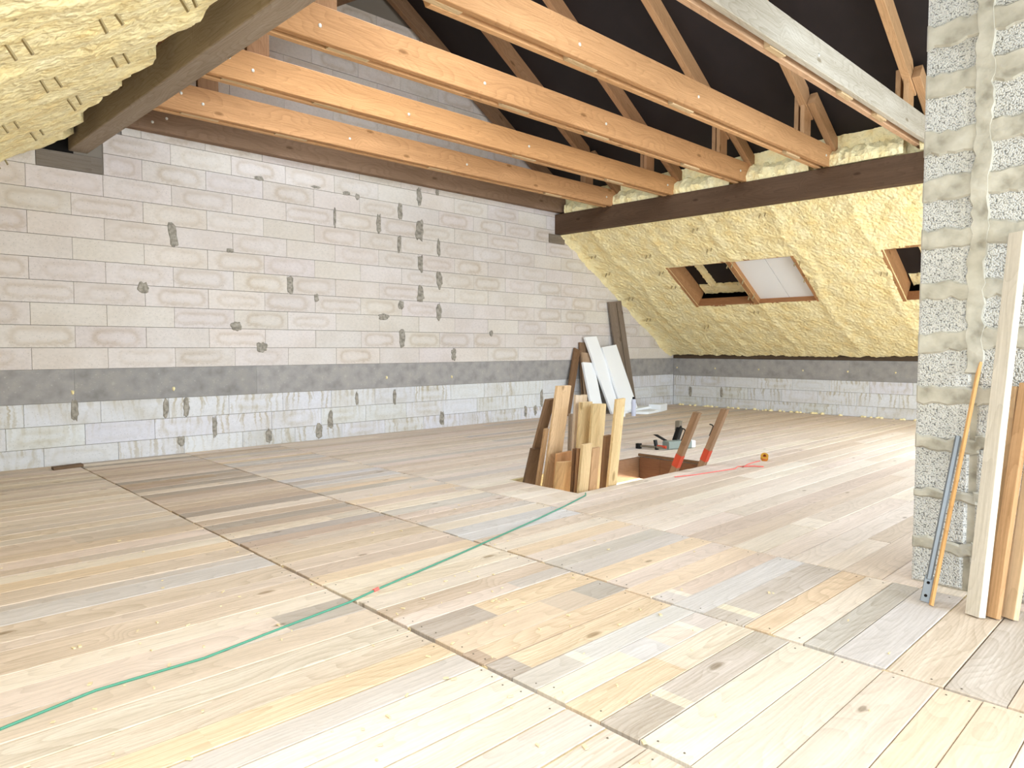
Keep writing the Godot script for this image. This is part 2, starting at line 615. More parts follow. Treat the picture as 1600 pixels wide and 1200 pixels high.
# one floor board along x: segs = [[x, tone], ...] where each tone starts
func floor_board(x0: float, x1: float, z0: float, z1: float, segs: Array, m: Material, parent: Node, k: int, gap := 0.0016, dy := 0.0) -> void:
	var mb := MB.new()
	var uo := Vector2(rng.randf(), rng.randf())
	var b := 0.0022
	var top := dy
	var a := x0 + 0.0012
	var e := x1 - 0.0012
	var p := z0 + gap
	var q := z1 - gap
	var xs := [a + b]
	var cs := []
	for i in segs.size():
		cs.append(segs[i][1])
		if i > 0:
			xs.append(clampf(segs[i][0], a + 2 * b, e - 2 * b))
	xs.append(e - b)
	var uv := func(x: float, z: float) -> Vector2: return Vector2(uo.x + (x - x0) / 2.0, uo.y + (z - z0) / 0.5)
	for i in cs.size():
		var c0: Color = cs[i]
		mb.quad(Vector3(xs[i], top, q - b), Vector3(xs[i + 1], top, q - b), Vector3(xs[i + 1], top, p + b), Vector3(xs[i], top, p + b), uv.call(xs[i], q), uv.call(xs[i + 1], q), uv.call(xs[i + 1], p), uv.call(xs[i], p), c0)
	var c: Color = cs[0]
	var cl: Color = cs[-1]
	var low := -0.026
	mb.quad(Vector3(a, top - b, q), Vector3(e, top - b, q), Vector3(e - b, top, q - b), Vector3(a + b, top, q - b), uv.call(a, q), uv.call(e, q), uv.call(e, q - b), uv.call(a, q - b), c, cl)
	mb.quad(Vector3(e, top - b, p), Vector3(a, top - b, p), Vector3(a + b, top, p + b), Vector3(e - b, top, p + b), uv.call(e, p), uv.call(a, p), uv.call(a, p + b), uv.call(e, p + b), cl, c)
	mb.quad(Vector3(a, top - b, p), Vector3(a, top - b, q), Vector3(a + b, top, q - b), Vector3(a + b, top, p + b), uv.call(a, p), uv.call(a, q), uv.call(a, q), uv.call(a, p), c)
	mb.quad(Vector3(e, top - b, q), Vector3(e, top - b, p), Vector3(e - b, top, p + b), Vector3(e - b, top, q - b), uv.call(e, q), uv.call(e, p), uv.call(e, p), uv.call(e, q), cl)
	mb.quad(Vector3(a, low, q), Vector3(e, low, q), Vector3(e, top - b, q), Vector3(a, top - b, q), uv.call(a, q), uv.call(e, q), uv.call(e, q + .02), uv.call(a, q + .02), c)
	mb.quad(Vector3(e, low, p), Vector3(a, low, p), Vector3(a, top - b, p), Vector3(e, top - b, p), uv.call(e, p), uv.call(a, p), uv.call(a, p + .02), uv.call(e, p + .02), c)
	mb.quad(Vector3(a, low, p), Vector3(a, low, q), Vector3(a, top - b, q), Vector3(a, top - b, p), uv.call(a, p), uv.call(a, q), uv.call(a, q), uv.call(a, p), c)
	mb.quad(Vector3(e, low, q), Vector3(e, low, p), Vector3(e, top - b, p), Vector3(e, top - b, q), uv.call(e, q), uv.call(e, p), uv.call(e, p), uv.call(e, q), cl)
	fastput("floor_board", k, mb, m, parent)


func rows_from(start: float, end: float, known: Array) -> Array:
	# row lines from start downwards (towards the gable) to end, using the known lines first
	var out: Array = known.duplicate()
	if out.is_empty():
		out.append(start)
	while out[-1] - 0.15 > end:
		out.append(out[-1] - rng.randf_range(0.118, 0.150))
	out.append(end)
	return out


func build_floor() -> void:
	var fl := struct("floor", "worn pale floorboards laid over the whole attic", "floor")
	var zend := D + 0.004
	var P0 := rows_from(0, zend, [-0.9, -1.06, -1.2, -1.35, -1.48, -1.622, -1.74, -1.867, -2.0, -2.14, -2.287, -2.45, -2.637, -2.77, -2.99, -3.08, -3.276, -3.45, -3.53, -3.72, -3.86, -3.98, -4.09, -4.23, -4.38, -4.606])
	var P1 := rows_from(0, zend, [-0.25, -0.366, -0.498, -0.617, -0.78, -0.938, -1.10, -1.234, -1.371, -1.492, -1.602, -1.734, -1.853, -2.018, -2.184, -2.286, -2.41, -2.547, -2.677, -2.84])
	var P2 := rows_from(0, zend, [-0.18, -0.31, -0.44, -0.606, -0.779, -0.949, -1.057, -1.177, -1.288, -1.463, -1.607, -1.716, -1.853, -1.98])
	var P3 := rows_from(0, zend, [-0.18, -0.31, -0.44, -0.606, -0.779, -0.949, -1.107, -1.288, -1.41, -1.55, -1.70, -1.86, -2.0, -2.15, -2.30, -2.46, -2.60, -2.72, -2.87, -3.0, -3.12, -3.24, -3.345, -3.48, -3.62, -3.75, -3.87, -3.98, -4.09])
	var cuts := []   # [x0, x1, rows, start index]
	var specials := {
		# x0 panel -> row index -> segments
		"1_5": [[0, "cream"]], "1_6": [[0, "dark"], [1.78, "strip"], [1.83, "grey"], [2.3, "grey"]], "1_7": [[0, "peach"], [2.0, "cream"]],
		"1_8": [[0, "cream"], [1.95, "blue"], [2.12, "pink"], [2.3, "strip"], [2.34, "grey"]], "1_9": [[0, "grey"], [1.79, "strip"], [1.84, "blue"]],
		"1_10": [[0, "dark"], [1.64, "peach"]], "1_11": [[0, "brown"], [1.6, "peach"]], "1_12": [[0, "peach"], [2.1, "tan"], [2.3, "dark"]],
		"1_13": [[0, "dark"], [1.87, "peach"]], "1_14": [[0, "pink"], [2.16, "grey"]], "1_15": [[0, "tan"]], "1_16": [[0, "beige"]], "1_17": [[0, "cream"]],
		"2_5": [[0, "blue"]], "2_6": [[0, "cream"]], "2_7": [[0, "peach"]], "2_8": [[0, "grey"], [2.58, "strip"], [2.64, "grey"]], "2_9": [[0, "blue"]], "2_10": [[0, "grey"], [2.6, "strip"], [2.64, "tan"]], "2_11": [[0, "peach"]],
		"0_6": [[0, "grey"]], "0_7": [[0, "peach"]], "0_8": [[0, "beige"]], "0_11": [[0, "pink"], [1.2, "dark"]], "0_12": [[0, "cream"]], "0_15": [[0, "pink"]], "0_16": [[0, "blue"]], "0_17": [[0, "grey"]], "0_19": [[0, "peach"]],
	}
	var palettes := [["beige", "pink", "beige", "cream", "cream", "beige", "pink", "pink", "tan"], ["cream", "beige", "pink", "tan", "peach", "grey", "beige", "brown"], ["cream", "pink", "beige", "grey", "cream", "blue", "peach", "tan"], ["cream", "beige", "pink", "cream", "tan", "beige", "cream"]]
	var seam := [[-1.75, 1.53], [1.53, 2.50], [2.50, 3.45]]
	var k := 0
	var tongues := MB.new()
	var nails := MB.new()
	var panel := 0
	for rows in [P0, P1, P2]:
		for i in rows.size() - 1:
			var za: float = rows[i]
			var zb: float = rows[i + 1]
			if za - zb < 0.02:
				continue
			var x0: float = seam[panel][0]
			var x1: float = seam[panel][1]
			if panel == 2 and za > -1.85:
				x0 = 2.475
			if panel == 1 and za > -1.85:
				x1 = 2.475
			var key := "%d_%d" % [panel, i]
			var segs := []
			var m: Material = M.board_grain if rng.randf() < 0.35 else M.board
			if specials.has(key):
				for s in specials[key]:
					segs.append([s[0], tone(s[1])])
			else:
				var pal: Array = palettes[panel]
				var t0: Color = tone(pal[rng.randi() % pal.size()])
				if panel == 1 and zb < -3.0:
					t0 = tone(["tan", "beige", "brown", "dark", "tan", "cream"][rng.randi() % 6])
				segs = [[0, t0]]
				if rng.randf() < 0.3:
					segs.append([rng.randf_range(x0 + 0.2, x1 - 0.1), t0.lerp(tone("grey"), 0.5)])
			if panel > 0 and zb > -4.0:
				x0 += rng.randf_range(0.0, 0.014)
			else:
				x0 += rng.randf_range(-0.003, 0.003)
			for q in 2:
				for xn in [x0 + 0.035, x1 - 0.035, x0 + 0.97] if panel == 0 else [x0 + 0.04, x1 - 0.04]:
					if rng.randf() < 0.55 and zb > -4.5:
						var zn := lerpf(zb, za, 0.25 if q == 0 else 0.75)
						lathe(nails, Transform3D(Basis(), Vector3(xn + rng.randf_range(-0.012, 0.012), 0.0004, zn)), [Vector2(0.0035, 0.0), Vector2(0.003, 0.0012), Vector2(0.0, 0.0013)], 6)
			var gap := 0.0012
			if panel == 0 and rng.randf() < 0.5:
				gap = 0.0035
				box(tongues, Vector3(x0, -0.016, zb - 0.012), Vector3(x1, -0.006, zb + 0.012), 0.001)
			elif rng.randf() < 0.2:
				gap = 0.003
				box(tongues, Vector3(x0, -0.016, zb - 0.012), Vector3(x1, -0.006, zb + 0.012), 0.001)
			floor_board(x0 + (0.004 if panel > 0 else 0.0), x1 - 0.004, zb, za, segs, m, fl, k, gap, rng.randf_range(-0.0012, 0.0012))
			k += 1
		panel += 1
	# right of the third seam: long boards, cut round the hatch (x 3.90..5.69, z -4.09..-3.345)
	for i in P3.size() - 1:
		var za: float = P3[i]
		var zb: float = P3[i + 1]
		if za - zb < 0.02:
			continue
		var spans := []
		var hatch := za <= -3.344 and zb >= -4.091
		if hatch:
			spans = [[3.45, 3.90], [5.69, XK]]
		elif za > -2.9 and i % 3 == 1:
			spans = [[3.45, 4.14], [4.14, 7.4], [7.4, XK]]
		else:
			var cut: float = 3.45 + 0.97 * [4, 2, 5, 3][i % 4]
			spans = [[3.45, cut], [cut, XK]]
		if za > -1.2:
			spans = [[3.45, 6.4]]
		for s in spans:
			var pal: Array = palettes[3]
			var t0: Color = tone(pal[rng.randi() % pal.size()])
			if zb < -4.3:
				t0 = tone(["beige", "tan", "pink", "beige", "grey"][rng.randi() % 5])
			var segs := [[0, t0]]
			if rng.randf() < 0.4:
				segs.append([rng.randf_range(s[0] + 0.2, s[1] - 0.1), t0.lerp(tone("tan"), 0.6)])
			var gap := 0.0012
			if rng.randf() < 0.3 and not hatch:
				gap = 0.004
				box(tongues, Vector3(s[0], -0.016, zb - 0.012), Vector3(s[1], -0.006, zb + 0.012), 0.001)
			floor_board(s[0] + 0.003, s[1] - 0.003, zb, za, segs, M.board, fl, k, gap, rng.randf_range(-0.001, 0.001))
			k += 1
	# short side boards at the right, past the long rows, and the wide floor behind the camera
	var rest := MB.new()
	for zz in 13:
		var z1 := 4.6 - 0.4 * zz
		if z1 > -0.18:
			box(rest, Vector3(-1.75, -0.026, maxf(z1 - 0.4, -0.18) + 0.001), Vector3(XK, 0, z1 - 0.001), 0.002, tone("cream"))
	box(rest, Vector3(-1.75, -0.026, -0.9), Vector3(1.525, 0, -0.181), 0.002, tone("cream"))
	box(rest, Vector3(1.53, -0.026, -0.249), Vector3(2.47, 0, -0.181), 0.002, tone("cream"))
	box(rest, Vector3(6.41, -0.026, -1.1), Vector3(XK, 0, -0.181), 0.002, tone("cream"))
	put("boards_behind", rest, M.board, fl)
	var tg := put("board_tongues", tongues, M.tongue, fl)
	tg.set_meta("kind", "stuff")
	var nl := put("nail_heads", nails, M.metal_dark, fl)
	nl.set_meta("kind", "stuff")
	var sub := MB.new()
	var yl := -0.22
	var yt := -0.0265
	box(sub, Vector3(-1.75, yl, D), Vector3(XK, yt, -4.092), 0.001)
	box(sub, Vector3(-1.75, yl, -3.343), Vector3(XK, yt, 4.6), 0.001)
	box(sub, Vector3(-1.75, yl, -4.092), Vector3(3.898, yt, -3.343), 0.001)
	box(sub, Vector3(5.692, yl, -4.092), Vector3(XK, yt, -3.343), 0.001)
	put("subfloor", sub, M.subfloor, fl)
	# hatch rim: slat along its far end, pale lining board on the gable side
	var rim := MB.new()
	beam(rim, Vector3(5.70, 0.012, -4.10), Vector3(5.70, 0.012, -3.40), Vector3(0.014, 0, 0), Vector3(0, 0.012, 0), 0.002, lin(120, 92, 70))
	put("hatch_slat", rim, M.plank, fl)
	var lining := MB.new()
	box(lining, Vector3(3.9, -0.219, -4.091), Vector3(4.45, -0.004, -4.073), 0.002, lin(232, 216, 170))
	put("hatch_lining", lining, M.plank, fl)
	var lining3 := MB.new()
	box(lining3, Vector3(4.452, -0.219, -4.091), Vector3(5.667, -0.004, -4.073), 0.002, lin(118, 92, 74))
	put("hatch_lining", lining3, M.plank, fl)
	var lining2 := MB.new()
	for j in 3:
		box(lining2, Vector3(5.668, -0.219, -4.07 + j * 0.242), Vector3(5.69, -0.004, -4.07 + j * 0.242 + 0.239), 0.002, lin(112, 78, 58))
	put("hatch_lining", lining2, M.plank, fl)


func build_lower_room() -> void:
	var lo := struct("wall_lower")
	var mb := MB.new()
	var x0 := 2.4
	var x1 := 8.4
	var z0 := -6.4
	var z1 := -1.4
	var y0 := -2.75
	box(mb, Vector3(x0 - 0.1, y0, z0 - 0.1), Vector3(x0, -0.22, z1 + 0.1), 0.001)
	box(mb, Vector3(x1, y0, z0 - 0.1), Vector3(x1 + 0.1, -0.22, z1 + 0.1), 0.001)
	box(mb, Vector3(x0, y0, z0 - 0.1), Vector3(x1, -0.22, z0), 0.001)
	box(mb, Vector3(x0, y0, z1), Vector3(x1, -0.22, z1 + 0.1), 0.001)
	put("wall_panel", mb, M.plaster, lo)
	var f := MB.new()
	box(f, Vector3(x0 - 0.1, y0 - 0.1, z0 - 0.1), Vector3(x1 + 0.1, y0, z1 + 0.1), 0.001)
	var fl := put("floor_lower", f, M.plaster)
	fl.set_meta("kind", "structure")
	# the ceiling lamp of the storey below
	var bulb := thing("ceiling_lamp", "round glowing lamp on the ceiling of the storey below the hatch", "lamp", Vector3(6.6, -0.42, -2.6))
	var b := MB.new()
	lathe(b, Transform3D(), [Vector2(0.0, -0.09), Vector2(0.05, -0.08), Vector2(0.085, -0.04), Vector2(0.09, 0.0), Vector2(0.07, 0.05), Vector2(0.03, 0.08), Vector2(0.0, 0.085)], 16)
	var gm := mat(Color(1, 0.97, 0.9), 0.5)
	gm.emission_enabled = true
	gm.emission = Color(1, 0.96, 0.88)
	gm.emission_energy_multiplier = 3.0
	put("globe", b, gm, bulb)
	var st := MB.new()
	lathe(st, Transform3D(), [Vector2(0.02, 0.08), Vector2(0.02, 0.115), Vector2(0.05, 0.12), Vector2(0.0, 0.12)], 10)
	put("mount", st, M.white, bulb)
	var l := OmniLight3D.new()
	l.name = "lower_room_light"
	l.light_energy = 30.0
	l.light_color = Color(1, 0.96, 0.87)
	l.omni_range = 20.0
	l.omni_attenuation = 2.0
	l.light_size = 0.08
	l.shadow_enabled = true
	l.position = Vector3(6.6, -0.42, -2.6)
	add_child(l)


# ------------------------------------------------------------------ walls
func roof_y(x: float) -> float:   # underside of the membrane
	return 8.66 - 0.63 * x if x > 4.86 else 8.66 - 0.63 * (9.72 - x)


func foam_y(x: float) -> float:   # inner face of the foam, both slopes
	return 0.91 + (11.4 - x) * 0.62 if x > 4.86 else 0.94 + (x + 1.68) * 0.62


func cell(wet_row := -1) -> Rect2:
	var k := rng.randi() % 16
	return Rect2(Vector2(k % 4, k / 4) * 0.25 + Vector2(0.002, 0.002), Vector2(0.246, 0.246))


func block_tint() -> Color:
	var j := rng.randf_range(0.93, 1.0)
	return Color(j, j * rng.randf_range(0.975, 1.0), j * rng.randf_range(0.94, 1.0))


func build_back_wall() -> void:
	var w := struct("wall_back", "gable wall of white aerated concrete blocks at the far end", "wall")
	# solid body behind the blocks
	var body := MB.new()
	var T := Transform3D(Basis(), Vector3(0, 0, D))
	var poly := PackedVector2Array([Vector2(-1.9, -0.3), Vector2(11.6, -0.3), Vector2(11.6, roof_y(11.6)), Vector2(4.86, roof_y(4.86)), Vector2(-1.9, roof_y(-1.9))])
	smear(body, T, poly, -0.30, -0.012, 0.001)
	put("wall_body", body, M.joint, w)
	var P := 0.605
	var rows := [[-0.03, 0.167, "wet", 1.29], [0.169, 0.365, "wet", 1.62], [0.367, 0.5705, "wet", 1.15]]
	for i in range(-1, 22):
		var y0 := 1.075 + 0.202 * i
		var off := 1.225 if i % 2 != 0 else 1.565
		rows.append([y0 + 0.001, y0 + 0.2005, "dry", off - 0.605])
	rows[3][0] = 0.8785
	var k := 0
	var hidden := MB.new()
	for r in rows:
		var y0: float = r[0]
		var y1: float = r[1]
		if y1 < 0.0:
			y0 = 0.0
		# limits: under the roof and in view
		var ym := (y0 + y1) / 2.0
		var xr := minf(XK - 0.004, 11.4 + (0.91 - y0) / 0.62 + 0.12)
		var xl := 0.95
		if ym > 3.1:
			xr = (8.66 - y0) / 0.63
			xl = maxf(3.4 if ym > 4.7 else (2.9 if ym > 4.3 else 2.3), 9.72 - (8.66 - y1) / 0.63)
			if ym > 5.2:
				continue
		if xr - xl < 0.3:
			continue
		var x: float = r[3]
		while x > xl:
			x -= P
		while x < xr:
			var a := maxf(x, xl - 0.3)
			var b := minf(x + P, xr)
			# openings in the wall: the pockets of the purlins
			var g := 0.0013
			if b - a > 0.05:
				var pieces := [[a, b, y0, y1]]
				if y0 > 2.6 and y0 < 2.8:      # course with the pocket at the left purlin
					if a < 1.84 and b > 1.30:
						pieces = []
						if a < 1.30:
							pieces.append([a, 1.305, y0, y1])
						if b > 1.84:
							pieces.append([1.838, b, y0, y1])
				if y0 > 2.8 and y0 < 3.0 and a < 1.84 and b > 1.3:
					pieces = []
					if b > 1.84:
						pieces.append([1.838, b, y0, y1])
				for q in pieces:
					if q[1] - q[0] < 0.03:
						continue
					var split: bool = r[2] == "wet" and rng.randf() < 0.05
					var parts := [q]
					if split:
						var s: float = lerpf(q[0], q[1], rng.randf_range(0.25, 0.75))
						parts = [[q[0], s, q[2], q[3]], [s, q[1], q[2], q[3]]]
					for s in parts:
						var mb := MB.new()
						var xt: float = (8.66 - s[3]) / 0.63 - 0.01     # roof line at the top of the course
						if ym > 3.1 and s[1] > xt:
							var xb2: float = (8.66 - s[2]) / 0.63 - 0.01
							var cut := PackedVector2Array([Vector2(s[0] + g, s[2] + 0.0008), Vector2(minf(s[1] - g, xb2), s[2] + 0.0008)])
							if s[1] - g < xb2:
								cut.append(Vector2(s[1] - g, roof_y(s[1] - g) - 0.006))
							if xt > s[0] + g + 0.01:
								cut.append_array(PackedVector2Array([Vector2(xt, s[3] - 0.0008), Vector2(s[0] + g, s[3] - 0.0008)]))
							else:
								cut.append(Vector2(s[0] + g, roof_y(s[0] + g) - 0.006))
							if k >= 299:
								mb = hidden
							smear(mb, T, cut, -0.02, 0.0, 0.002, block_tint())
							if k < 299:
								fastput("block", k, mb, M.block, w)
								k += 1
							continue
						if k >= 299:
							mb = hidden
						wall_block(mb, T, s[0] + g, s[1] - g, s[2] + 0.0008, s[3] - 0.0008, rng.randf_range(-0.001, 0.0015), -0.02, 0.0018, cell(), rng.randf() < 0.5, block_tint(), rng.randf_range(-0.001, 0.001))
						if k >= 299:
							continue
						fastput("block", k, mb, M.block_wet if r[2] == "wet" else M.block, w)
						k += 1
			x += P
	var more := put("upper_blocks", hidden, M.block, w)
	more.set_meta("kind", "stuff")
	# concrete ring beam
	var edges := [[0.4, 1.545, 0.95], [1.545, 3.27, 0.86], [3.27, 7.1, 1.0], [7.1, XK - 0.002, 0.93]]
	for e in edges:
		var mb := MB.new()
		wall_block(mb, T, e[0], e[1], 0.571, 0.878, 0.004, -0.02, 0.003, Rect2(0, 0, 1, 1), false, Color(e[2], e[2] * 0.985, e[2]))
		put("ring_beam", mb, M.concrete, w)
	var plug := MB.new()
	for p in [[1.53, 0.665], [2.41, 0.662], [4.95, 0.70], [6.0, 0.68]]:
		smear(plug, T, rag(p[0], p[1], 0.035, 0.05, 10, 0.3), 0.003, 0.016, 0.006)
	var pl := put("foam_plugs", plug, M.foam, w)
	pl.set_meta("kind", "stuff")
	# mortar squeezed out of the joints
	var patches := [[2.44, 2.2, .08, .24], [5.48, 3.03, .08, .23], [5.77, 3.13, .06, .08], [5.18, 2.8, .07, .22], [4.25, 2.6, .03, .22], [4.86, 2.61, .07, .24], [5.48, 2.6, .13, .28], [5.16, 2.39, .06, .23], [5.79, 2.4, .06, .24], [5.49, 2.17, .09, .23], [5.8, 1.98, .1, .25], [3.68, 1.78, .08, .2], [4.0, 1.65, .06, .1], [5.18, 1.62, .08, .12], [5.79, 1.56, .09, .24], [5.49, 1.77, .11, .23]]
	patches += [[4.92, 1.46, .15, .08], [5.19, 1.18, .09, .25], [6.04, .98, .08, .17], [6.73, 1.28, .07, .09], [2.15, 1.66, .1, .11], [3.06, 1.3, .12, .1], [3.34, 1.08, .12, .11], [3.34, 2.91, .1, .05], [3.01, 2.1, .08, .05], [4.01, 2.92, .11, .03], [4.41, 2.91, .1, .05], [4.56, 2.89, .06, .08]]
	patches += [[1.54, .5, .06, .21], [2.33, .47, .05, .19], [2.53, .46, .06, .2], [2.81, .24, .05, .23], [2.47, .13, .07, .11], [3.4, .08, .07, .17], [4.16, .22, .07, .21], [4.01, .1, .08, .18], [4.52, .46, .05, .16], [5.07, .45, .05, .21], [5.83, .1, .08, .2], [7.78, .3, .07, .26], [7.43, .12, .06, .17], [7.64, .12, .06, .17]]
	for i in patches.size():
		var p: Array = patches[i]
		var mb := MB.new()
		var lean := 0.0
		if i == 0:
			lean = -0.4
		smear(mb, T, rag(p[0], maxf(p[1], p[3] * 0.56 + 0.005), p[2] * 1.2, p[3] * 1.12, 18, 0.32, lean * p[2] / p[3]), 0.001, 0.007, 0.006)
		fastput("mortar_patch", i, mb, M.patch, w)
	# pads under the purlin ends
	var pad := MB.new()
	box(pad, Vector3(1.308, 2.693, D - 0.05), Vector3(1.826, 2.842, D + 0.002), 0.003, lin(140, 132, 124))
	put("bearing_pad", pad, M.plank, w)
	var pad2 := MB.new()
	box(pad2, Vector3(7.93, 2.695, D + 0.001), Vector3(8.28, 2.83, D + 0.02), 0.003, lin(150, 138, 124))
	put("bearing_pad", pad2, M.plank, w)
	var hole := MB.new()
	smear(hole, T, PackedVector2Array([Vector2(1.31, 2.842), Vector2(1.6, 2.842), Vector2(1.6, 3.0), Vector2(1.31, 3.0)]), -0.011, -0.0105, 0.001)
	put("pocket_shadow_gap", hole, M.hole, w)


func build_right_wall() -> void:
	var w := struct("wall_right", "low wall of white blocks under the right roof slope", "wall")
	var T := Transform3D(Basis(Vector3(0, 0, 1), Vector3(0, 1, 0), Vector3(-1, 0, 0)), Vector3(XK, 0, 0))
	var body := MB.new()
	smear(body, T, PackedVector2Array([Vector2(D - 0.3, -0.3), Vector2(4.7, -0.3), Vector2(4.7, 1.3), Vector2(D - 0.3, 1.3)]), -0.30, -0.012, 0.001)
	put("wall_body", body, M.joint, w)
	var k := 0
	var offs := [0.0, 0.3, 0.12]
	var ys := [[0.0, 0.166], [0.168, 0.372], [0.374, 0.555]]
	for i in 3:
		var z: float = D + 0.003 - offs[i]
		while z < -1.2:
			var a := maxf(z, D + 0.003)
			var b := z + 0.605
			if b - a > 0.05:
				var mb := MB.new()
				wall_block(mb, T, a + 0.0013, b - 0.0013, ys[i][0] + 0.0008, ys[i][1] - 0.0008, rng.randf_range(-0.001, 0.0015), -0.02, 0.0018, cell(), rng.randf() < 0.5, block_tint(), 0.0)
				fastput("block", k, mb, M.block_wet, w)
				k += 1
			z += 0.605
	var seg := [[D + 0.003, -4.22, 0.93], [-4.22, -1.0, 0.87]]
	for e in seg:
		var mb := MB.new()
		wall_block(mb, T, e[0], e[1], 0.556, 0.876, 0.004, -0.02, 0.003, Rect2(0, 0, 1, 1), false, Color(e[2], e[2] * 0.985, e[2]))
		put("ring_beam", mb, M.concrete, w)
	var plug := MB.new()
	for z in [-7.35, -6.55, -5.72, -4.95, -4.24, -3.55]:
		smear(plug, T, rag(z, 0.70, 0.03, 0.035, 8, 0.3), 0.003, 0.016, 0.006)
	var pl := put("foam_plugs", plug, M.foam, w)
	pl.set_meta("kind", "stuff")
	for p in [[-7.06, 0.26, 0.07, 0.2], [-6.42, 0.27, 0.06, 0.2]]:
		var mb := MB.new()
		smear(mb, T, rag(p[0], p[1], p[2], p[3], 16, 0.15), 0.001, 0.007, 0.006)
		put("mortar_patch", mb, M.patch, w)
	# wall plate between the ring beam and the foam
	var plate := MB.new()
	box(plate, Vector3(XK - 0.02, 0.878, D + 0.004), Vector3(XK + 0.18, 1.0, 4.5), 0.004, lin(96, 80, 64))
	put("wall_plate", plate, M.plank, w)
	# corner: foam squeezed out along the corner and along the foot of the wall
	var crumbs := MB.new()
	for i in 70:
		var z := lerpf(D + 0.05, -2.4, rng.randf())
		var s := rng.randf_range(0.012, 0.035)
		lathe(crumbs, Transform3D(Basis(Vector3(0, 1, 0), rng.randf() * TAU), Vector3(XK - rng.randf_range(0.01, 0.06), 0, z)), [Vector2(s, 0), Vector2(s * 0.9, s * 0.5), Vector2(s * 0.4, s * 0.9), Vector2(0, s)], 6)
	var cr := put("foam_crumbs", crumbs, M.foam, w)
	cr.set_meta("kind", "stuff")


func build_other_walls() -> void:
	# low wall on the left and the gable with the windows, both behind or beside the camera
	var wl := struct("wall_left")
	var mb := MB.new()
	box(mb, Vector3(-2.0, -0.3, D - 0.3), Vector3(-1.69, 1.1, 4.9), 0.002)
	put("wall_body", mb, M.plaster, wl)
	var wf := struct("wall_front")
	var T := Transform3D(Basis(Vector3(-1, 0, 0), Vector3(0, 1, 0), Vector3(0, 0, -1)), Vector3(0, 0, 4.6))
	# piers, parapets and the gable above the openings, as blocks of full thickness
	var f := MB.new()
	var wins := [[1.3, 3.9, 0.3, 2.6], [5.3, 7.5, 0.3, 2.6]]
	box(f, Vector3(-2.0, -0.3, 4.6), Vector3(1.3, 1.2, 4.9), 0.002)
	smear(f, Transform3D(T.basis, T.origin + Vector3(0, 0, 0.3)), PackedVector2Array([Vector2(1.9, 1.2), Vector2(-1.3, 1.2), Vector2(-1.3, 2.6), Vector2(-0.6, 2.6), Vector2(1.9, roof_y(-1.9))]), 0.0, 0.3, 0.001)
	box(f, Vector3(1.3, -0.3, 4.6), Vector3(3.9, 0.3, 4.9), 0.002)
	box(f, Vector3(3.9, -0.3, 4.6), Vector3(5.3, 2.6, 4.9), 0.002)
	box(f, Vector3(5.3, -0.3, 4.6), Vector3(7.5, 0.3, 4.9), 0.002)
	box(f, Vector3(7.5, -0.3, 4.6), Vector3(11.6, 1.2, 4.9), 0.002)
	smear(f, Transform3D(T.basis, T.origin + Vector3(0, 0, 0.3)), PackedVector2Array([Vector2(-7.5, 1.2), Vector2(-11.6, 1.2), Vector2(-11.6, roof_y(11.6)), Vector2(-9.6, 2.6), Vector2(-7.5, 2.6)]), 0.0, 0.3, 0.001)
	smear(f, Transform3D(T.basis, T.origin + Vector3(0, 0, 0.3)), PackedVector2Array([Vector2(-0.4, 2.6), Vector2(-9.6, 2.6), Vector2(-4.86, roof_y(4.86))]), 0.0, 0.3, 0.001)
	put("wall_body", f, M.block, wf)
	for i in 2:
		var q: Array = wins[i]
		var wn := struct("window_%d" % (i + 5))
		var fr := MB.new()
		for x in [q[0] + 0.035, (q[0] + q[1]) / 2, q[1] - 0.035]:
			box(fr, Vector3(x - 0.035, q[2], 4.72), Vector3(x + 0.035, q[3], 4.80), 0.004)
		for y in [q[2] + 0.035, q[3] - 0.035]:
			box(fr, Vector3(q[0], y - 0.035, 4.722), Vector3(q[1], y + 0.035, 4.798), 0.004)
		put("window_frame", fr, M.pvc, wn)
		var gl := MB.new()
		box(gl, Vector3(q[0] + 0.05, q[2] + 0.05, 4.757), Vector3(q[1] - 0.05, q[3] - 0.05, 4.763), 0.0005)
		put("pane", gl, M.glass, wn)


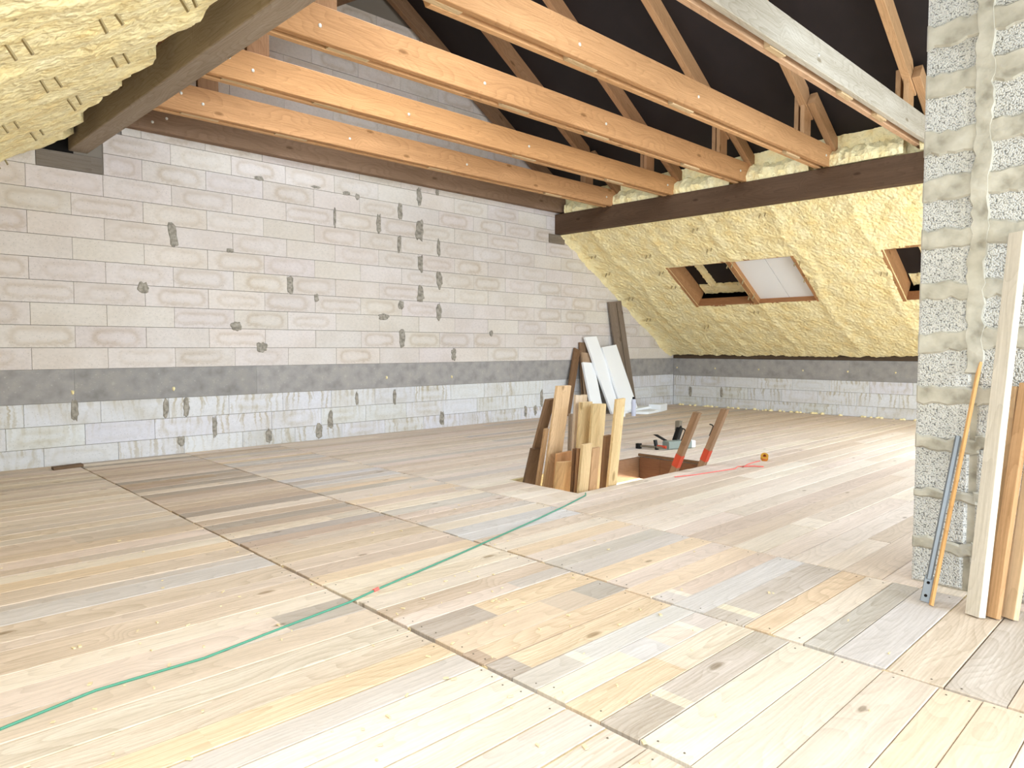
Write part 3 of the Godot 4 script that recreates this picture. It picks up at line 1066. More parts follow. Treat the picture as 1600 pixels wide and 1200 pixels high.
# ------------------------------------------------------------------ roof
func foam_sheet(called: String, parent: Node, right: bool, xa: float, xb: float, za: float, zb: float, holes: Array, step: float) -> void:
	# xa nearer the ridge, xb at the eaves
	var n1 := FastNoiseLite.new()
	n1.seed = 71 if right else 72
	n1.frequency = 2.2
	n1.fractal_octaves = 2
	var n2 := FastNoiseLite.new()
	n2.seed = 73
	n2.frequency = 14.0
	n2.fractal_octaves = 3
	var n3 := FastNoiseLite.new()
	n3.seed = 74
	n3.frequency = 0.8
	var up := Vector3(0.527, 0.85, 0) if right else Vector3(-0.527, 0.85, 0)
	var ns := int(absf(xb - xa) / 0.85 / step)
	var nz := int(absf(zb - za) / step)
	var v := PackedVector3Array()
	var ok := PackedByteArray()
	v.resize((ns + 1) * (nz + 1))
	ok.resize((ns + 1) * (nz + 1))
	for i in ns + 1:
		for j in nz + 1:
			var z := lerpf(za, zb, float(j) / nz)
			var xe := xa
			if not right:
				# ragged upper edge, short of the purlin except for a few tongues
				xe += 0.13 * clampf(n1.get_noise_2d(31.0, z * 0.9) * 1.6, -0.5, 0.9) + 0.02 * n2.get_noise_2d(17.0, z * 0.6) + 0.10 * exp(-(z - za) / 0.25)
			var x := lerpf(xe, xb, float(i) / ns)
			var s := absf(x - xa) / 0.85
			var w := n1.get_noise_2d(s, z) * 0.016
			var f := n2.get_noise_2d(s * 1.1 + w * 4.0, z)
			w += (1.0 - absf(f) * 2.2) * 0.011
			var zr := fposmod(z + 0.32, 1.0) - 0.5   # rafter lines about z = -7.2, -6.2 ...
			zr = absf(fposmod(z + 3.55 + 0.5 + 0.12 * n3.get_noise_2d(s, 0.0), 0.93) - 0.465) - 0.0
			w += 0.016 * exp(-pow((zr - 0.465) / 0.06, 2.0))
			var g := z - za
			if g < 0.35:
				w += (0.07 if right else -0.05) * exp(-g / (0.07 if right else 0.2)) * (1.0 + 0.8 * n1.get_noise_2d(s * 0.7 + 9.0, 3.0))
			var near := 1.0
			for h in holes:
				var dx: float = maxf(maxf(h[0] - x, x - h[1]), 0.0)
				var dz: float = maxf(maxf(h[2] - z, z - h[3]), 0.0)
				near = minf(near, (absf(dx) + absf(dz)) / 0.05)
				if x > h[0] and x < h[1] and z > h[2] and z < h[3]:
					ok[i * (nz + 1) + j] = 1
			w *= clampf(near, 0.25, 1.0)
			var p := Vector3(x, foam_y(x), z)
			if i == ns:
				p += (Vector3(0.85, -0.527, 0) if right else Vector3(-0.85, -0.527, 0)) * (n1.get_noise_2d(4.0, z * 2.0) * 0.05)
			v[i * (nz + 1) + j] = p - up * w
	var mb := MB.new()
	var cnt := (ns + 1) * (nz + 1)
	var nrm := PackedVector3Array()
	nrm.resize(cnt)
	for i in ns + 1:
		for j in nz + 1:
			var a := v[mini(i + 1, ns) * (nz + 1) + j] - v[maxi(i - 1, 0) * (nz + 1) + j]
			var b := v[i * (nz + 1) + mini(j + 1, nz)] - v[i * (nz + 1) + maxi(j - 1, 0)]
			var q := a.cross(b).normalized()
			nrm[i * (nz + 1) + j] = q if q.y < 0.0 else -q
	var ix := PackedInt32Array()
	for i in ns:
		for j in nz:
			var a := i * (nz + 1) + j
			var b := a + nz + 1
			if ok[a] and ok[a + 1] and ok[b] and ok[b + 1]:
				continue
			if right:
				ix.append_array(PackedInt32Array([a, b + 1, b, a, a + 1, b + 1]))
			else:
				ix.append_array(PackedInt32Array([a, b, b + 1, a, b + 1, a + 1]))
	mb.v = v
	mb.n = nrm
	mb.t.resize(cnt)
	mb.c.resize(cnt)
	mb.c.fill(Color.WHITE)
	mb.ix = ix
	# rims: close the upper and lower edge up to the membrane
	for j in nz:
		for i in [0, ns]:
			var a := v[i * (nz + 1) + j]
			var b := v[i * (nz + 1) + j + 1]
			var at := Vector3(a.x, roof_y(a.x) - 0.01, a.z)
			var bt := Vector3(b.x, roof_y(b.x) - 0.01, b.z)
			if (i == 0) == right:
				mb.quad(a, b, bt, at, Vector2.ZERO, Vector2.ZERO, Vector2.ZERO, Vector2.ZERO)
			else:
				mb.quad(b, a, at, bt, Vector2.ZERO, Vector2.ZERO, Vector2.ZERO, Vector2.ZERO)
	put(called, mb, M.foam, parent)


func build_roof() -> void:
	var c := struct("ceiling", "roof slopes lined with black membrane above and yellow foam below", "ceiling")
	# membrane: two slabs
	for right in [true, false]:
		var mb := MB.new()
		var xr := 4.86
		var xe := 12.2 if right else -2.48
		var dirn := Vector3(0.846, -0.533, 0) if right else Vector3(-0.846, -0.533, 0)
		var A := Vector3(xr, roof_y(xr), 0)
		var B := Vector3(xe, roof_y(xe), 0)
		var nup := Vector3(0.533, 0.846, 0) if right else Vector3(-0.533, 0.846, 0)
		if right:
			# one glazed roof light beside the camera (x 8.9..9.82, z -0.95..1.75)
			var c0 := Vector3(8.9, roof_y(8.9), 0) + nup * 0.02
			var c1 := Vector3(9.82, roof_y(9.82), 0) + nup * 0.02
			beam(mb, A + nup * 0.02 + Vector3(0, 0, -1.3), c0 + Vector3(0, 0, -1.3), Vector3(0, 0, 6.3), nup * 0.02, 0.001)
			beam(mb, c1 + Vector3(0, 0, -1.3), B + nup * 0.02 + Vector3(0, 0, -1.3), Vector3(0, 0, 6.3), nup * 0.02, 0.001)
			beam(mb, c0 + Vector3(0, 0, -4.275), c1 + Vector3(0, 0, -4.275), Vector3(0, 0, 3.325), nup * 0.02, 0.001)
			beam(mb, c0 + Vector3(0, 0, 3.375), c1 + Vector3(0, 0, 3.375), Vector3(0, 0, 1.625), nup * 0.02, 0.001)
		else:
			# left slope has two roof-light openings beside the camera (x -0.6..0.6, z -1.6..2.2)
			var cut0 := Vector3(0.6, roof_y(0.6), 0) + nup * 0.02
			var cut1 := Vector3(-0.6, roof_y(-0.6), 0) + nup * 0.02
			# and a large one high up (x 2.45..3.75, z -5.8..-2.0)
			var h0 := Vector3(3.75, roof_y(3.75), 0) + nup * 0.02
			var h1 := Vector3(2.45, roof_y(2.45), 0) + nup * 0.02
			beam(mb, A + nup * 0.02 + Vector3(0, 0, -1.3), h0 + Vector3(0, 0, -1.3), Vector3(0, 0, 6.3), nup * 0.02, 0.001)
			beam(mb, h1 + Vector3(0, 0, -1.3), cut0 + Vector3(0, 0, -1.3), Vector3(0, 0, 6.3), nup * 0.02, 0.001)
			beam(mb, h0 + Vector3(0, 0, -6.7), h1 + Vector3(0, 0, -6.7), Vector3(0, 0, 0.9), nup * 0.02, 0.001)
			beam(mb, h0 + Vector3(0, 0, 1.5), h1 + Vector3(0, 0, 1.5), Vector3(0, 0, 3.5), nup * 0.02, 0.001)
			beam(mb, cut1 + Vector3(0, 0, -1.3), B + nup * 0.02 + Vector3(0, 0, -1.3), Vector3(0, 0, 6.3), nup * 0.02, 0.001)
			beam(mb, cut0 + Vector3(0, 0, -4.6), cut1 + Vector3(0, 0, -4.6), Vector3(0, 0, 3.0), nup * 0.02, 0.001)
			beam(mb, cut0 + Vector3(0, 0, 3.6), cut1 + Vector3(0, 0, 3.6), Vector3(0, 0, 1.4), nup * 0.02, 0.001)
		put("roof_membrane", mb, M.membrane, c)
	foam_sheet("foam_layer", c, true, 8.23, 11.34, D + 0.002, -1.05, [[9.16, 10.06, -6.09, -5.12], [9.16, 10.06, -5.05, -4.18], [9.2, 10.14, -3.05, -2.05]], 0.022)
	foam_sheet("foam_layer", c, false, 1.41, -1.66, D + 0.002, 4.55, [[-0.6, 0.6, -1.6, 2.2]], 0.03)
	# foam packed above the right purlin, between the tie beams
	var zs := [-7.27, -6.47, -5.45, -4.41, -3.41, -2.42, -1.2]
	var fn := FastNoiseLite.new()
	fn.seed = 81
	fn.frequency = 5.0
	for k in 6:
		var mb := MB.new()
		var z0: float = zs[k] + (0.02 if k == 0 else 0.07)
		var z1: float = zs[k + 1] - 0.09
		var n := 24
		var prof := [Vector2(8.10, 3.11), Vector2(8.085, 3.17), Vector2(8.11, 3.24), Vector2(8.19, 3.31), Vector2(8.30, 3.345), Vector2(8.42, 3.34), Vector2(8.42, 3.11)]
		for i in n:
			for q in prof.size() - 1:
				var P := []
				for e in [[i, q], [i + 1, q], [i + 1, q + 1], [i, q + 1]]:
					var z := lerpf(z0, z1, float(e[0]) / n)
					var p: Vector2 = prof[e[1]]
					var d := fn.get_noise_2d(z * 1.6, e[1] * 0.16) * 0.05 + fn.get_noise_2d(z * 5.0, e[1] * 0.5 + 7.0) * 0.02
					if e[1] == 0 or e[1] == 6:
						d = 0.0
					P.append(Vector3(p.x - d, p.y + d * 0.8, z))
				mb.quad(P[0], P[3], P[2], P[1], Vector2.ZERO, Vector2.ZERO, Vector2.ZERO, Vector2.ZERO)
		put("foam_lip", mb, M.foam, c)


func build_roof_openings() -> void:
	# framed openings for roof windows in the right slope; local axes: a down the slope, n out through the roof, z
	var a := Vector3(0.85, -0.527, 0)
	var nup := Vector3(0.527, 0.85, 0)
	var specs := [[9.16, 10.06, -6.09, -5.12, "dark"], [9.16, 10.06, -5.05, -4.18, "white"], [9.2, 10.14, -3.05, -2.05, "dark"]]
	var lab := ["unfinished roof opening with black membrane, left of the white panel", "roof opening closed with a white panel", "narrow visible roof opening beside the block pillar"]
	for i in 3:
		var s: Array = specs[i]
		var wn := struct("window_%d" % (i + 1), lab[i], "roof window")
		var P0 := Vector3(s[0], foam_y(s[0]), 0)
		var P1 := Vector3(s[1], foam_y(s[1]), 0)
		var dep := 0.30
		var wood := lin(196, 148, 104)
		var mb := MB.new()
		beam(mb, P0 + nup * dep / 2 + Vector3(0, 0, s[2] - 0.02), P1 + nup * dep / 2 + Vector3(0, 0, s[2] - 0.02), Vector3(0, 0, 0.022), nup * (dep / 2 + 0.01), 0.003, wood)
		put("jamb", mb, M.tie, wn)
		var mr := MB.new()
		beam(mr, P0 + nup * dep / 2 + Vector3(0, 0, s[3] + 0.02), P1 + nup * dep / 2 + Vector3(0, 0, s[3] + 0.02), Vector3(0, 0, 0.022), nup * (dep / 2 + 0.01), 0.003, wood)
		put("jamb", mr, M.tie, wn)
		var sl := MB.new()
		var sd := 0.14 if s[4] == "dark" else 0.09
		beam(sl, P1 + nup * sd / 2 + Vector3(0, 0, s[2]), P1 + nup * sd / 2 + Vector3(0, 0, s[3]), a * 0.022, nup * (sd / 2), 0.003, lin(176, 124, 84))
		put("sill", sl, M.tie, wn)
		var hd := MB.new()
		beam(hd, P0 + nup * dep / 2 + Vector3(0, 0, s[2]), P0 + nup * dep / 2 + Vector3(0, 0, s[3]), a * 0.02, nup * (dep / 2), 0.003, wood)
		put("head", hd, M.tie, wn)
		var T := Transform3D(Basis(Vector3(0, 0, 1), -a, -nup), P1)   # u along z, v up the slope, n into the room
		var len_s: float = (P1 - P0).length()
		if s[4] == "dark":
			var back := MB.new()
			smear(back, T, PackedVector2Array([Vector2(s[2], -0.03), Vector2(s[3], -0.03), Vector2(s[3], len_s), Vector2(s[2], len_s)]), -0.32, -0.29, 0.002)
			put("membrane_panel", back, M.membrane, wn)
			# foam sprayed along the edges of the membrane
			var fo := MB.new()
			var zb: float = s[2] + (0.24 if i == 0 else 0.30)
			smear(fo, T, band(s[2] + 0.02, s[3] - 0.02, 0.09, 0.10, 0.025), -0.29, -0.25, 0.02)
			var strip := PackedVector2Array()
			for p in band(0.12, len_s - 0.02, 0.0, 0.055, 0.02):
				strip.append(Vector2(zb + p.y + 0.02, p.x))
			smear(fo, T, strip, -0.29, -0.25, 0.02)
			put("foam_overspray", fo, M.foam, wn)
		else:
			for h in 2:
				var pn := MB.new()
				var u0: float = lerpf(s[2], s[3], 0.0 if h == 0 else 0.52)
				var u1: float = lerpf(s[2], s[3], 0.517 if h == 0 else 1.0)
				smear(pn, T, PackedVector2Array([Vector2(u0, 0.0), Vector2(u1, 0.0), Vector2(u1, len_s), Vector2(u0, len_s)]), -0.10, -0.075, 0.003)
				put("white_panel", pn, M.white, wn)


func build_pillar() -> void:
	var w := struct("pillar", "grey pillar of lightweight aggregate blocks with smeared mortar joints", "pillar")
	var T := Transform3D(Basis(Vector3(0, 0, 1), Vector3(0, 1, 0), Vector3(-1, 0, 0)), Vector3(3.54, 0, 0))
	var body := MB.new()
	box(body, Vector3(3.552, 0.0, -1.003), Vector3(3.93, 4.7, -0.312), 0.002)
	put("mortar_core", body, M.mortar, w)
	var ys := [0.0, 0.192, 0.416, 0.651, 0.865, 1.096, 1.323, 1.561, 1.77, 1.989, 2.236, 2.45, 2.68, 2.90]
	while ys[-1] < 4.6:
		ys.append(ys[-1] + 0.225)
	var zj := -0.79
	var k := 0
	for i in ys.size() - 1:
		var y0: float = ys[i] + (0.0 if i == 0 else 0.010)
		var y1: float = ys[i + 1] - 0.010
		var dz := rng.randf_range(-0.008, 0.008)
		for q in [[-1.013, zj - 0.012 + dz], [zj + 0.012 + dz, -0.30]]:
			var mb := MB.new()
			wall_block(mb, T, q[0], q[1], y0, y1, rng.randf_range(-0.004, 0.004), -0.40, 0.012, Rect2(0, 0, 1, 1), false, Color.WHITE)
			var o := fastput("block", k, mb, M.leca, w)
			k += 1
	# mortar smeared over the joints; thicker higher up
	for i in range(1, ys.size() - 1):
		var hw := 0.012
		if i >= 4:
			hw = 0.030 if i % 2 == 0 else 0.036
		if i >= 8:
			hw = 0.042
		if i == 1:
			hw = 0.020
		elif i == 2 or i == 3:
			hw = 0.012 if i == 2 else 0.022
		var mb := MB.new()
		smear(mb, T, band(-1.012, zj + 0.03, ys[i], hw, 0.018), 0.0, 0.011, 0.009)
		put("mortar_joint", mb, M.mortar, w)
		var m2 := MB.new()
		smear(m2, T, band(zj + 0.01, -0.31, ys[i] + 0.01, hw * 1.05, 0.02), 0.0, 0.012, 0.009)
		put("mortar_joint", m2, M.mortar, w)
	# the upright joint, one long smear from knee height to the roof
	var m3 := MB.new()
	var vs := PackedVector2Array()
	for p in band(0.96, 4.6, zj, 0.030, 0.014):
		vs.append(Vector2(p.y, p.x))
	smear(m3, T, vs, -0.01, 0.0155, 0.008)
	put("mortar_joint", m3, M.mortar, w)


# ------------------------------------------------------------------ timber
func build_purlins() -> void:
	var p := thing("purlin", "dark brown roof purlin carrying the right ends of the tie beams", "beam", Vector3(8.14, 2.97, -3.0), "roof purlins")
	var mb := MB.new()
	beam(mb, Vector3(0, 0.015, D + 3.0 + 0.0), Vector3(0, -0.06, 3.0 + 0.8), Vector3(0.07, 0, 0), Vector3(0, 0.15, 0), 0.006, lin(104, 82, 64))
	put("timber", mb, M.dark_wood, p)
	var q := thing("purlin", "grey-brown roof purlin along the edge of the left foam slope", "beam", Vector3(1.72, 2.98, -3.0), "roof purlins")
	var ml := MB.new()
	beam(ml, Vector3(-0.082, 0.015, D + 3.0 - 0.03), Vector3(0.14, 0.0, 3.0 + 0.4), Vector3(0.078, 0, 0), Vector3(0, 0.13, 0), 0.006, lin(172, 158, 144))
	put("timber", ml, M.dark_wood, q)


func build_ties() -> void:
	# z of the near face, left end, right end, colours (near, far), label
	var T := [
		[-6.32, 1.75, 8.30, lin(210, 160, 114), "pine tie beam of two planks, second from the white gable wall"],
		[-5.30, 1.75, 8.30, lin(212, 160, 110), "pine tie beam of two planks, third from the white gable wall"],
		[-4.265, 1.75, 8.30, lin(210, 160, 112), "pine tie beam of two planks, fourth from the white gable wall"],
		[-3.268, 1.75, 8.36, lin(210, 162, 116), "pine tie beam of two planks ending in a fresh cut end above the room"],
		[-2.255, 1.75, 8.36, lin(214, 208, 196), "grey weathered tie beam running behind the top of the pillar"],
		]
	# the single dark tie against the gable
	var g := thing("tie_beam", "dark brown single tie beam lying against the white gable wall", "beam", Vector3(4.9, 3.16, D + 0.06), "tie beams across the attic")
	var gm := MB.new()
	beam(gm, Vector3(1.70 - 4.9, 0.115, 0.01), Vector3(8.18 - 4.9, 0.115, 0.01), Vector3(0, 0, 0.05), Vector3(0, 0.115, 0), 0.006, lin(150, 122, 100))
	put("plank", gm, M.dark_wood, g)
	for e in [[2.13, 3.27], [2.24, 3.24], [2.37, 3.30]]:
		var gb := MB.new()
		bolt_head(gb, Vector3(e[0] - 4.9, e[1] - 3.16, 0.06))
		put("bolt", gb, M.bolt, g)
	var r2 := RandomNumberGenerator.new()
	r2.seed = 5
	for i in T.size():
		var t: Array = T[i]
		var zn: float = t[0]
		var x0: float = t[1]
		var x1: float = t[2]
		var o := thing("tie_beam", t[4], "beam", Vector3(4.9, 3.09, zn), "tie beams across the attic")
		var yb := 0.0
		if i == 4:
			yb = 0.05
		# planks: near and far, 50 x 235 mm, 55 mm apart
		var near := MB.new()
		var bv := 0.012 if i == 4 else 0.004
		beam(near, Vector3(x0 - 4.9, yb + 0.118, -0.025), Vector3(x1 - 4.9, yb + 0.118 + 0.02, -0.025), Vector3(0, 0, 0.025), Vector3(0, 0.118, 0), 0.004, t[3], 0.0, -0.25)
		put("plank", near, M.tie, o)
		var far := MB.new()
		var xs: float = 2.52 if i == 3 else x0
		var fc: Color = lin(226, 178, 130) if i != 4 else lin(226, 186, 152)
		beam(far, Vector3(xs - 4.9, yb + 0.113, -0.125), Vector3(x1 + 0.03 - 4.9, yb + 0.113 + 0.02, -0.125), Vector3(0, 0, 0.026), Vector3(0, 0.113, 0), 0.004, fc, -0.5 if i == 3 else 0.0, -0.25)
		put("plank", far, M.tie, o)
		# spacer blocks between the planks
		var spots: Array = [[2.35, 3.2, 5.0, 6.9], [2.3, 3.05, 5.35, 6.9], [2.6, 4.2, 5.3, 6.95], [2.62, 3.9, 5.2, 7.3], [2.6, 4.8, 6.05, 6.85]][i]
		for x in spots:
			var sb := MB.new()
			var hl: float = 0.16 if i != 4 else 0.12
			beam(sb, Vector3(x - hl - 4.9, yb + 0.098, -0.075), Vector3(x + hl - 4.9, yb + 0.098, -0.075), Vector3(0, 0, 0.0235), Vector3(0, 0.095, 0), 0.003, lin(232, 204, 164))
			put("spacer_block", sb, M.tie, o)
		for e in [[x0 + 0.42, 0.15], [x0 + 0.60, 0.10], [x0 + 2.05, 0.10], [x0 + 3.6, 0.12], [x1 - 0.35, 0.13]]:
			var bo := MB.new()
			bolt_head(bo, Vector3(e[0] - 4.9, yb + e[1], 0.0))
			put("bolt", bo, M.bolt, o)


func bolt_head(mb: MB, at: Vector3) -> void:
	lathe(mb, Transform3D(Basis(Vector3.RIGHT, PI / 2), at), [Vector2(0.014, 0.0), Vector2(0.013, 0.004), Vector2(0.008, 0.007), Vector2(0.0, 0.008)], 8)


func build_rafters() -> void:
	var zs := [D + 0.10, -6.395, -5.375, -4.34, -3.343, -2.33]
	var names := ["at the gable wall", "over the second tie beam from the gable", "over the third tie beam from the gable", "over the fourth tie beam from the gable", "over the fresh-cut tie beam", "over the grey tie beam"]
	var sl := 0.63
	var hgt := 0.095
	var nrm := Vector3(0.533, 0.846, 0)
	var nl := Vector3(-0.533, 0.846, 0)
	for i in zs.size():
		var z: float = zs[i]
		var dark: bool = i == 0
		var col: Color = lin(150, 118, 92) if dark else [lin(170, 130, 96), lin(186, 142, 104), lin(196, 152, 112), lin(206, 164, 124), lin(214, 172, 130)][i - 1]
		# upper rafter on the right slope, from the ridge to the strut, level cut at its foot
		var xe := 8.05 if dark else 7.72
		var r := thing("rafter", "bare wooden rafter of the right slope " + names[i], "rafter", Vector3(6.2, roof_y(6.2), z), "rafters of the right roof slope")
		var mb := MB.new()
		var A := Vector3(4.88, roof_y(4.88), z) - nrm * (hgt + 0.001) - r.position
		var B := Vector3(xe, roof_y(xe), z) - nrm * (hgt + 0.001) - r.position
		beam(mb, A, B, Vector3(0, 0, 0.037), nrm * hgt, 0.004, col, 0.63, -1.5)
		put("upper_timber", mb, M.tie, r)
		# lower timber spliced beside it, down to the purlin and on under the foam
		var lo := MB.new()
		var A2 := Vector3(7.66, roof_y(7.66), z + 0.078) - nrm * (0.075 + 0.03) - r.position
		var B2 := Vector3(8.50, roof_y(8.50), z + 0.078) - nrm * (0.075 + 0.03) - r.position
		if not dark:
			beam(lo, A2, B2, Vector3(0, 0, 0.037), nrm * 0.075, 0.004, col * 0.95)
			put("lower_timber", lo, M.tie, r)
		if i > 0:
			var s := thing("strut", "short upright strut under the right rafter " + names[i], "strut", Vector3(7.63, 3.3, z), "struts under the right rafters")
			var sb := MB.new()
			var top := 3.70 - 3.3
			beam(sb, Vector3(0, -0.05, -0.0), Vector3(0, top, -0.0), Vector3(0.085, 0, 0), Vector3(0, 0, 0.022), 0.003, col)
			put("post", sb, M.tie, s)
			var sc := MB.new()
			beam(sc, Vector3(0.02, 0.03, -0.085), Vector3(0.02, top + 0.1, -0.085), Vector3(0.06, 0, 0), Vector3(0, 0, 0.024), 0.003, col * 0.85)
			put("cleat", sc, M.tie, s)
		# left slope
		var l := thing("rafter", "bare wooden rafter of the left slope " + names[i], "rafter", Vector3(3.5, roof_y(3.5), z), "rafters of the left roof slope")
		var ml := MB.new()
		var A3 := Vector3(4.84, roof_y(4.84), z) - nl * (hgt + 0.001) - l.position
		var B3 := Vector3(1.45, roof_y(1.45), z) - nl * (hgt + 0.001) - l.position
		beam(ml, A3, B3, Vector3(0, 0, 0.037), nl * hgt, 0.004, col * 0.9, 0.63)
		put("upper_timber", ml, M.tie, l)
		if i > 0:
			var s2 := thing("strut", "short upright strut under the left rafter " + names[i], "strut", Vector3(2.42, 3.3, z), "struts under the left rafters")
			var sb2 := MB.new()
			beam(sb2, Vector3(0, -0.05, 0.0), Vector3(0, 0.52, 0.0), Vector3(0.09, 0, 0), Vector3(0, 0, 0.022), 0.003, col * 0.85)
			put("post", sb2, M.tie, s2)


func build_hangers() -> void:
	# galvanised hanger strips standing out of the foam in pairs
	# [x, z, label ending]
	var left := [[0.56, -3.53, "lowest of the three nearest the camera"], [0.905, -3.525, "middle of the three nearest the camera"], [1.26, -3.57, "highest of the three nearest the camera"],
		[0.835, -4.405, "lower one, second row from camera"], [1.165, -4.37, "upper one, second row from camera"],
		[0.795, -5.34, "lower one, third row from camera"], [1.135, -5.27, "upper one, third row from camera"],
		[1.065, -6.075, "alone in the row next to the gable"], [0.98, -6.95, "at the edge against the gable wall"]]
	var right := [[8.75, -7.2, "highest of four along the gable wall"], [9.15, -7.22, "second from top along the gable wall"], [9.75, -7.2, "third from top along the gable wall"], [10.3, -7.22, "lowest of four along the gable wall"],
		[8.87, -6.23, "above the left jamb of the black opening"], [9.22, -6.23, "at the upper left corner of the black opening"], [9.55, -6.22, "half way down left of the black opening"], [10.53, -6.21, "below the left corner of the black opening"],
		[9.22, -5.085, "at the top of the post between the two openings"], [9.55, -5.085, "half way down the post between the two openings"], [9.88, -5.085, "near the foot of the post between the two openings"], [10.22, -5.17, "just below the post between the two openings"],
		[9.28, -4.13, "upper one right of the white panel"], [9.59, -4.13, "lower one right of the white panel"], [9.58, -3.14, "left of the narrow opening beside the pillar"],
		[8.5, -5.2, "over the post of the openings"], [8.88, -5.21, "midway from purlin to the post"], [8.42, -4.2, "over the white panel"]]
	for side in 2:
		var n := Vector3(0.527, -0.85, 0) if side == 0 else Vector3(-0.527, -0.85, 0)
		for p in (left if side == 0 else right):
			var at := Vector3(p[0], foam_y(p[0]), p[1])
			var o := thing("ceiling_hanger", ("metal strip pair in left foam, " if side == 0 else "metal strip pair in right foam, ") + p[2], "hanger", at, "hanger strips in the left slope" if side == 0 else "hanger strips in the right slope")
			var a := Vector3(0.85, 0.527, 0) if side == 0 else Vector3(0.85, -0.527, 0)
			for k in 2:
				var mb := MB.new()
				var len := (0.068 if k == 0 else 0.058) * rng.randf_range(0.85, 1.15)
				var c := a * (0.034 if k else -0.034)
				if side == 1:
					c = Vector3(0, 0, 0.034 if k else -0.034)
				beam(mb, c - n * 0.04, c + n * len + a * rng.randf_range(-0.012, 0.012), Vector3(0, 0, 0.012) if side == 0 else a * 0.011, a * 0.0045 if side == 0 else Vector3(0, 0, 0.004), 0.0005)
				put("strip", mb, M.strip, o)


# ------------------------------------------------------------------ things at the hatch
func build_hatch_planks() -> void:
	# [x0, x1, z at floor level, lean dz/dy, top left y, top right y, colour, label]
	var L := [
		[3.983, 4.085, -3.98, 0.35, 0.66, 0.665, lin(150, 122, 98), "brown plank leaning back at the far left of the bundle in the hatch"],
		[4.006, 4.171, -3.79, 0.175, 0.774, 0.772, lin(228, 196, 158), "tallest pale plank standing in the left half of the hatch bundle"],
		[3.955, 3.995, -3.82, 0.202, 0.434, 0.437, lin(200, 164, 126), "narrow brown batten against the left edge of the tallest pale plank"],
		[3.943, 4.096, -3.95, 0.303, 0.262, 0.246, lin(120, 96, 76), "short dark plank at the left foot of the hatch bundle"],
		[4.362, 4.423, -3.85, 0.035, 0.523, 0.519, lin(176, 160, 144), "grey plank set back in the middle of the hatch bundle"],
		[4.257, 4.344, -3.72, 0.055, 0.691, 0.686, lin(226, 206, 184), "pinkish white plank behind the left of two yellow boards in the hatch"],
		[4.393, 4.450, -3.76, 0.053, 0.687, 0.685, lin(214, 192, 166), "thin pale offcut showing above the left yellow board in the hatch"],
		[4.231, 4.375, -3.66, 0.085, 0.639, 0.637, lin(236, 212, 168), "left one of two yellow boards side by side in the hatch bundle"],
		[4.289, 4.456, -3.58, 0.082, 0.625, 0.616, lin(240, 216, 170), "right one of two yellow boards side by side in the hatch bundle"],
		[4.006, 4.179, -3.68, 0.115, 0.241, 0.248, lin(216, 166, 122), "short reddish board with a curved top at the front of the hatch bundle"],
		[3.961, 4.151, -3.63, 0.137, 0.184, 0.172, lin(232, 194, 146), "shortest orange board at the front left corner of the hatch"],
		[4.010, 4.047, -3.50, 0.07, 0.301, 0.303, lin(130, 96, 70), "narrow dark batten beside the shortest orange board in the hatch"],
		[4.052, 4.080, -3.47, 0.087, 0.310, 0.307, lin(170, 130, 96), "thin brown slat between dark batten and pale front board in the hatch"],
		[3.970, 4.081, -3.40, 0.11, 0.347, 0.350, lin(236, 208, 164), "pale board at the very front corner of the hatch"],
		[4.115, 4.208, -3.42, 0.101, 0.305, 0.306, lin(206, 168, 128), "board with swirling grain right of the pale front corner board"],
		[4.319, 4.391, -3.46, 0.085, 0.377, 0.381, lin(150, 116, 88), "dark brown batten left of the tall board at the right of the bundle"],
		[4.325, 4.434, -3.40, 0.116, 0.670, 0.675, lin(242, 214, 166), "tall pale board at the right end of the hatch bundle"],
	]
	# keep the nearer one of two battens clear of each other
	L[12][0] = 4.0
	L[12][1] = 4.035
	L[12][2] = -3.455
	for p in L:
		var x0: float = p[0]
		var x1: float = p[1]
		var th := 0.012
		var yb := -2.74
		var zb: float = p[2] + p[3] * yb
		var o := thing("plank", p[7], "plank", Vector3((x0 + x1) / 2, yb, zb), "planks standing in the hatch")
		var yt: float = maxf(p[4], p[5])
		var A := Vector3.ZERO
		var B := Vector3(0, yt - yb, p[3] * (yt - yb))
		var ax := (B - A).normalized()
		var nz := Vector3(0, -ax.z, ax.y)
		var mb := MB.new()
		var slant: float = (p[5] - p[4]) / (x1 - x0)
		beam(mb, A - nz * th, B - nz * th, Vector3((x1 - x0) / 2, 0, 0), nz * th, 0.002, p[6], 0.0, 0.0, 0.0, slant)
		put("timber", mb, M.plank, o)


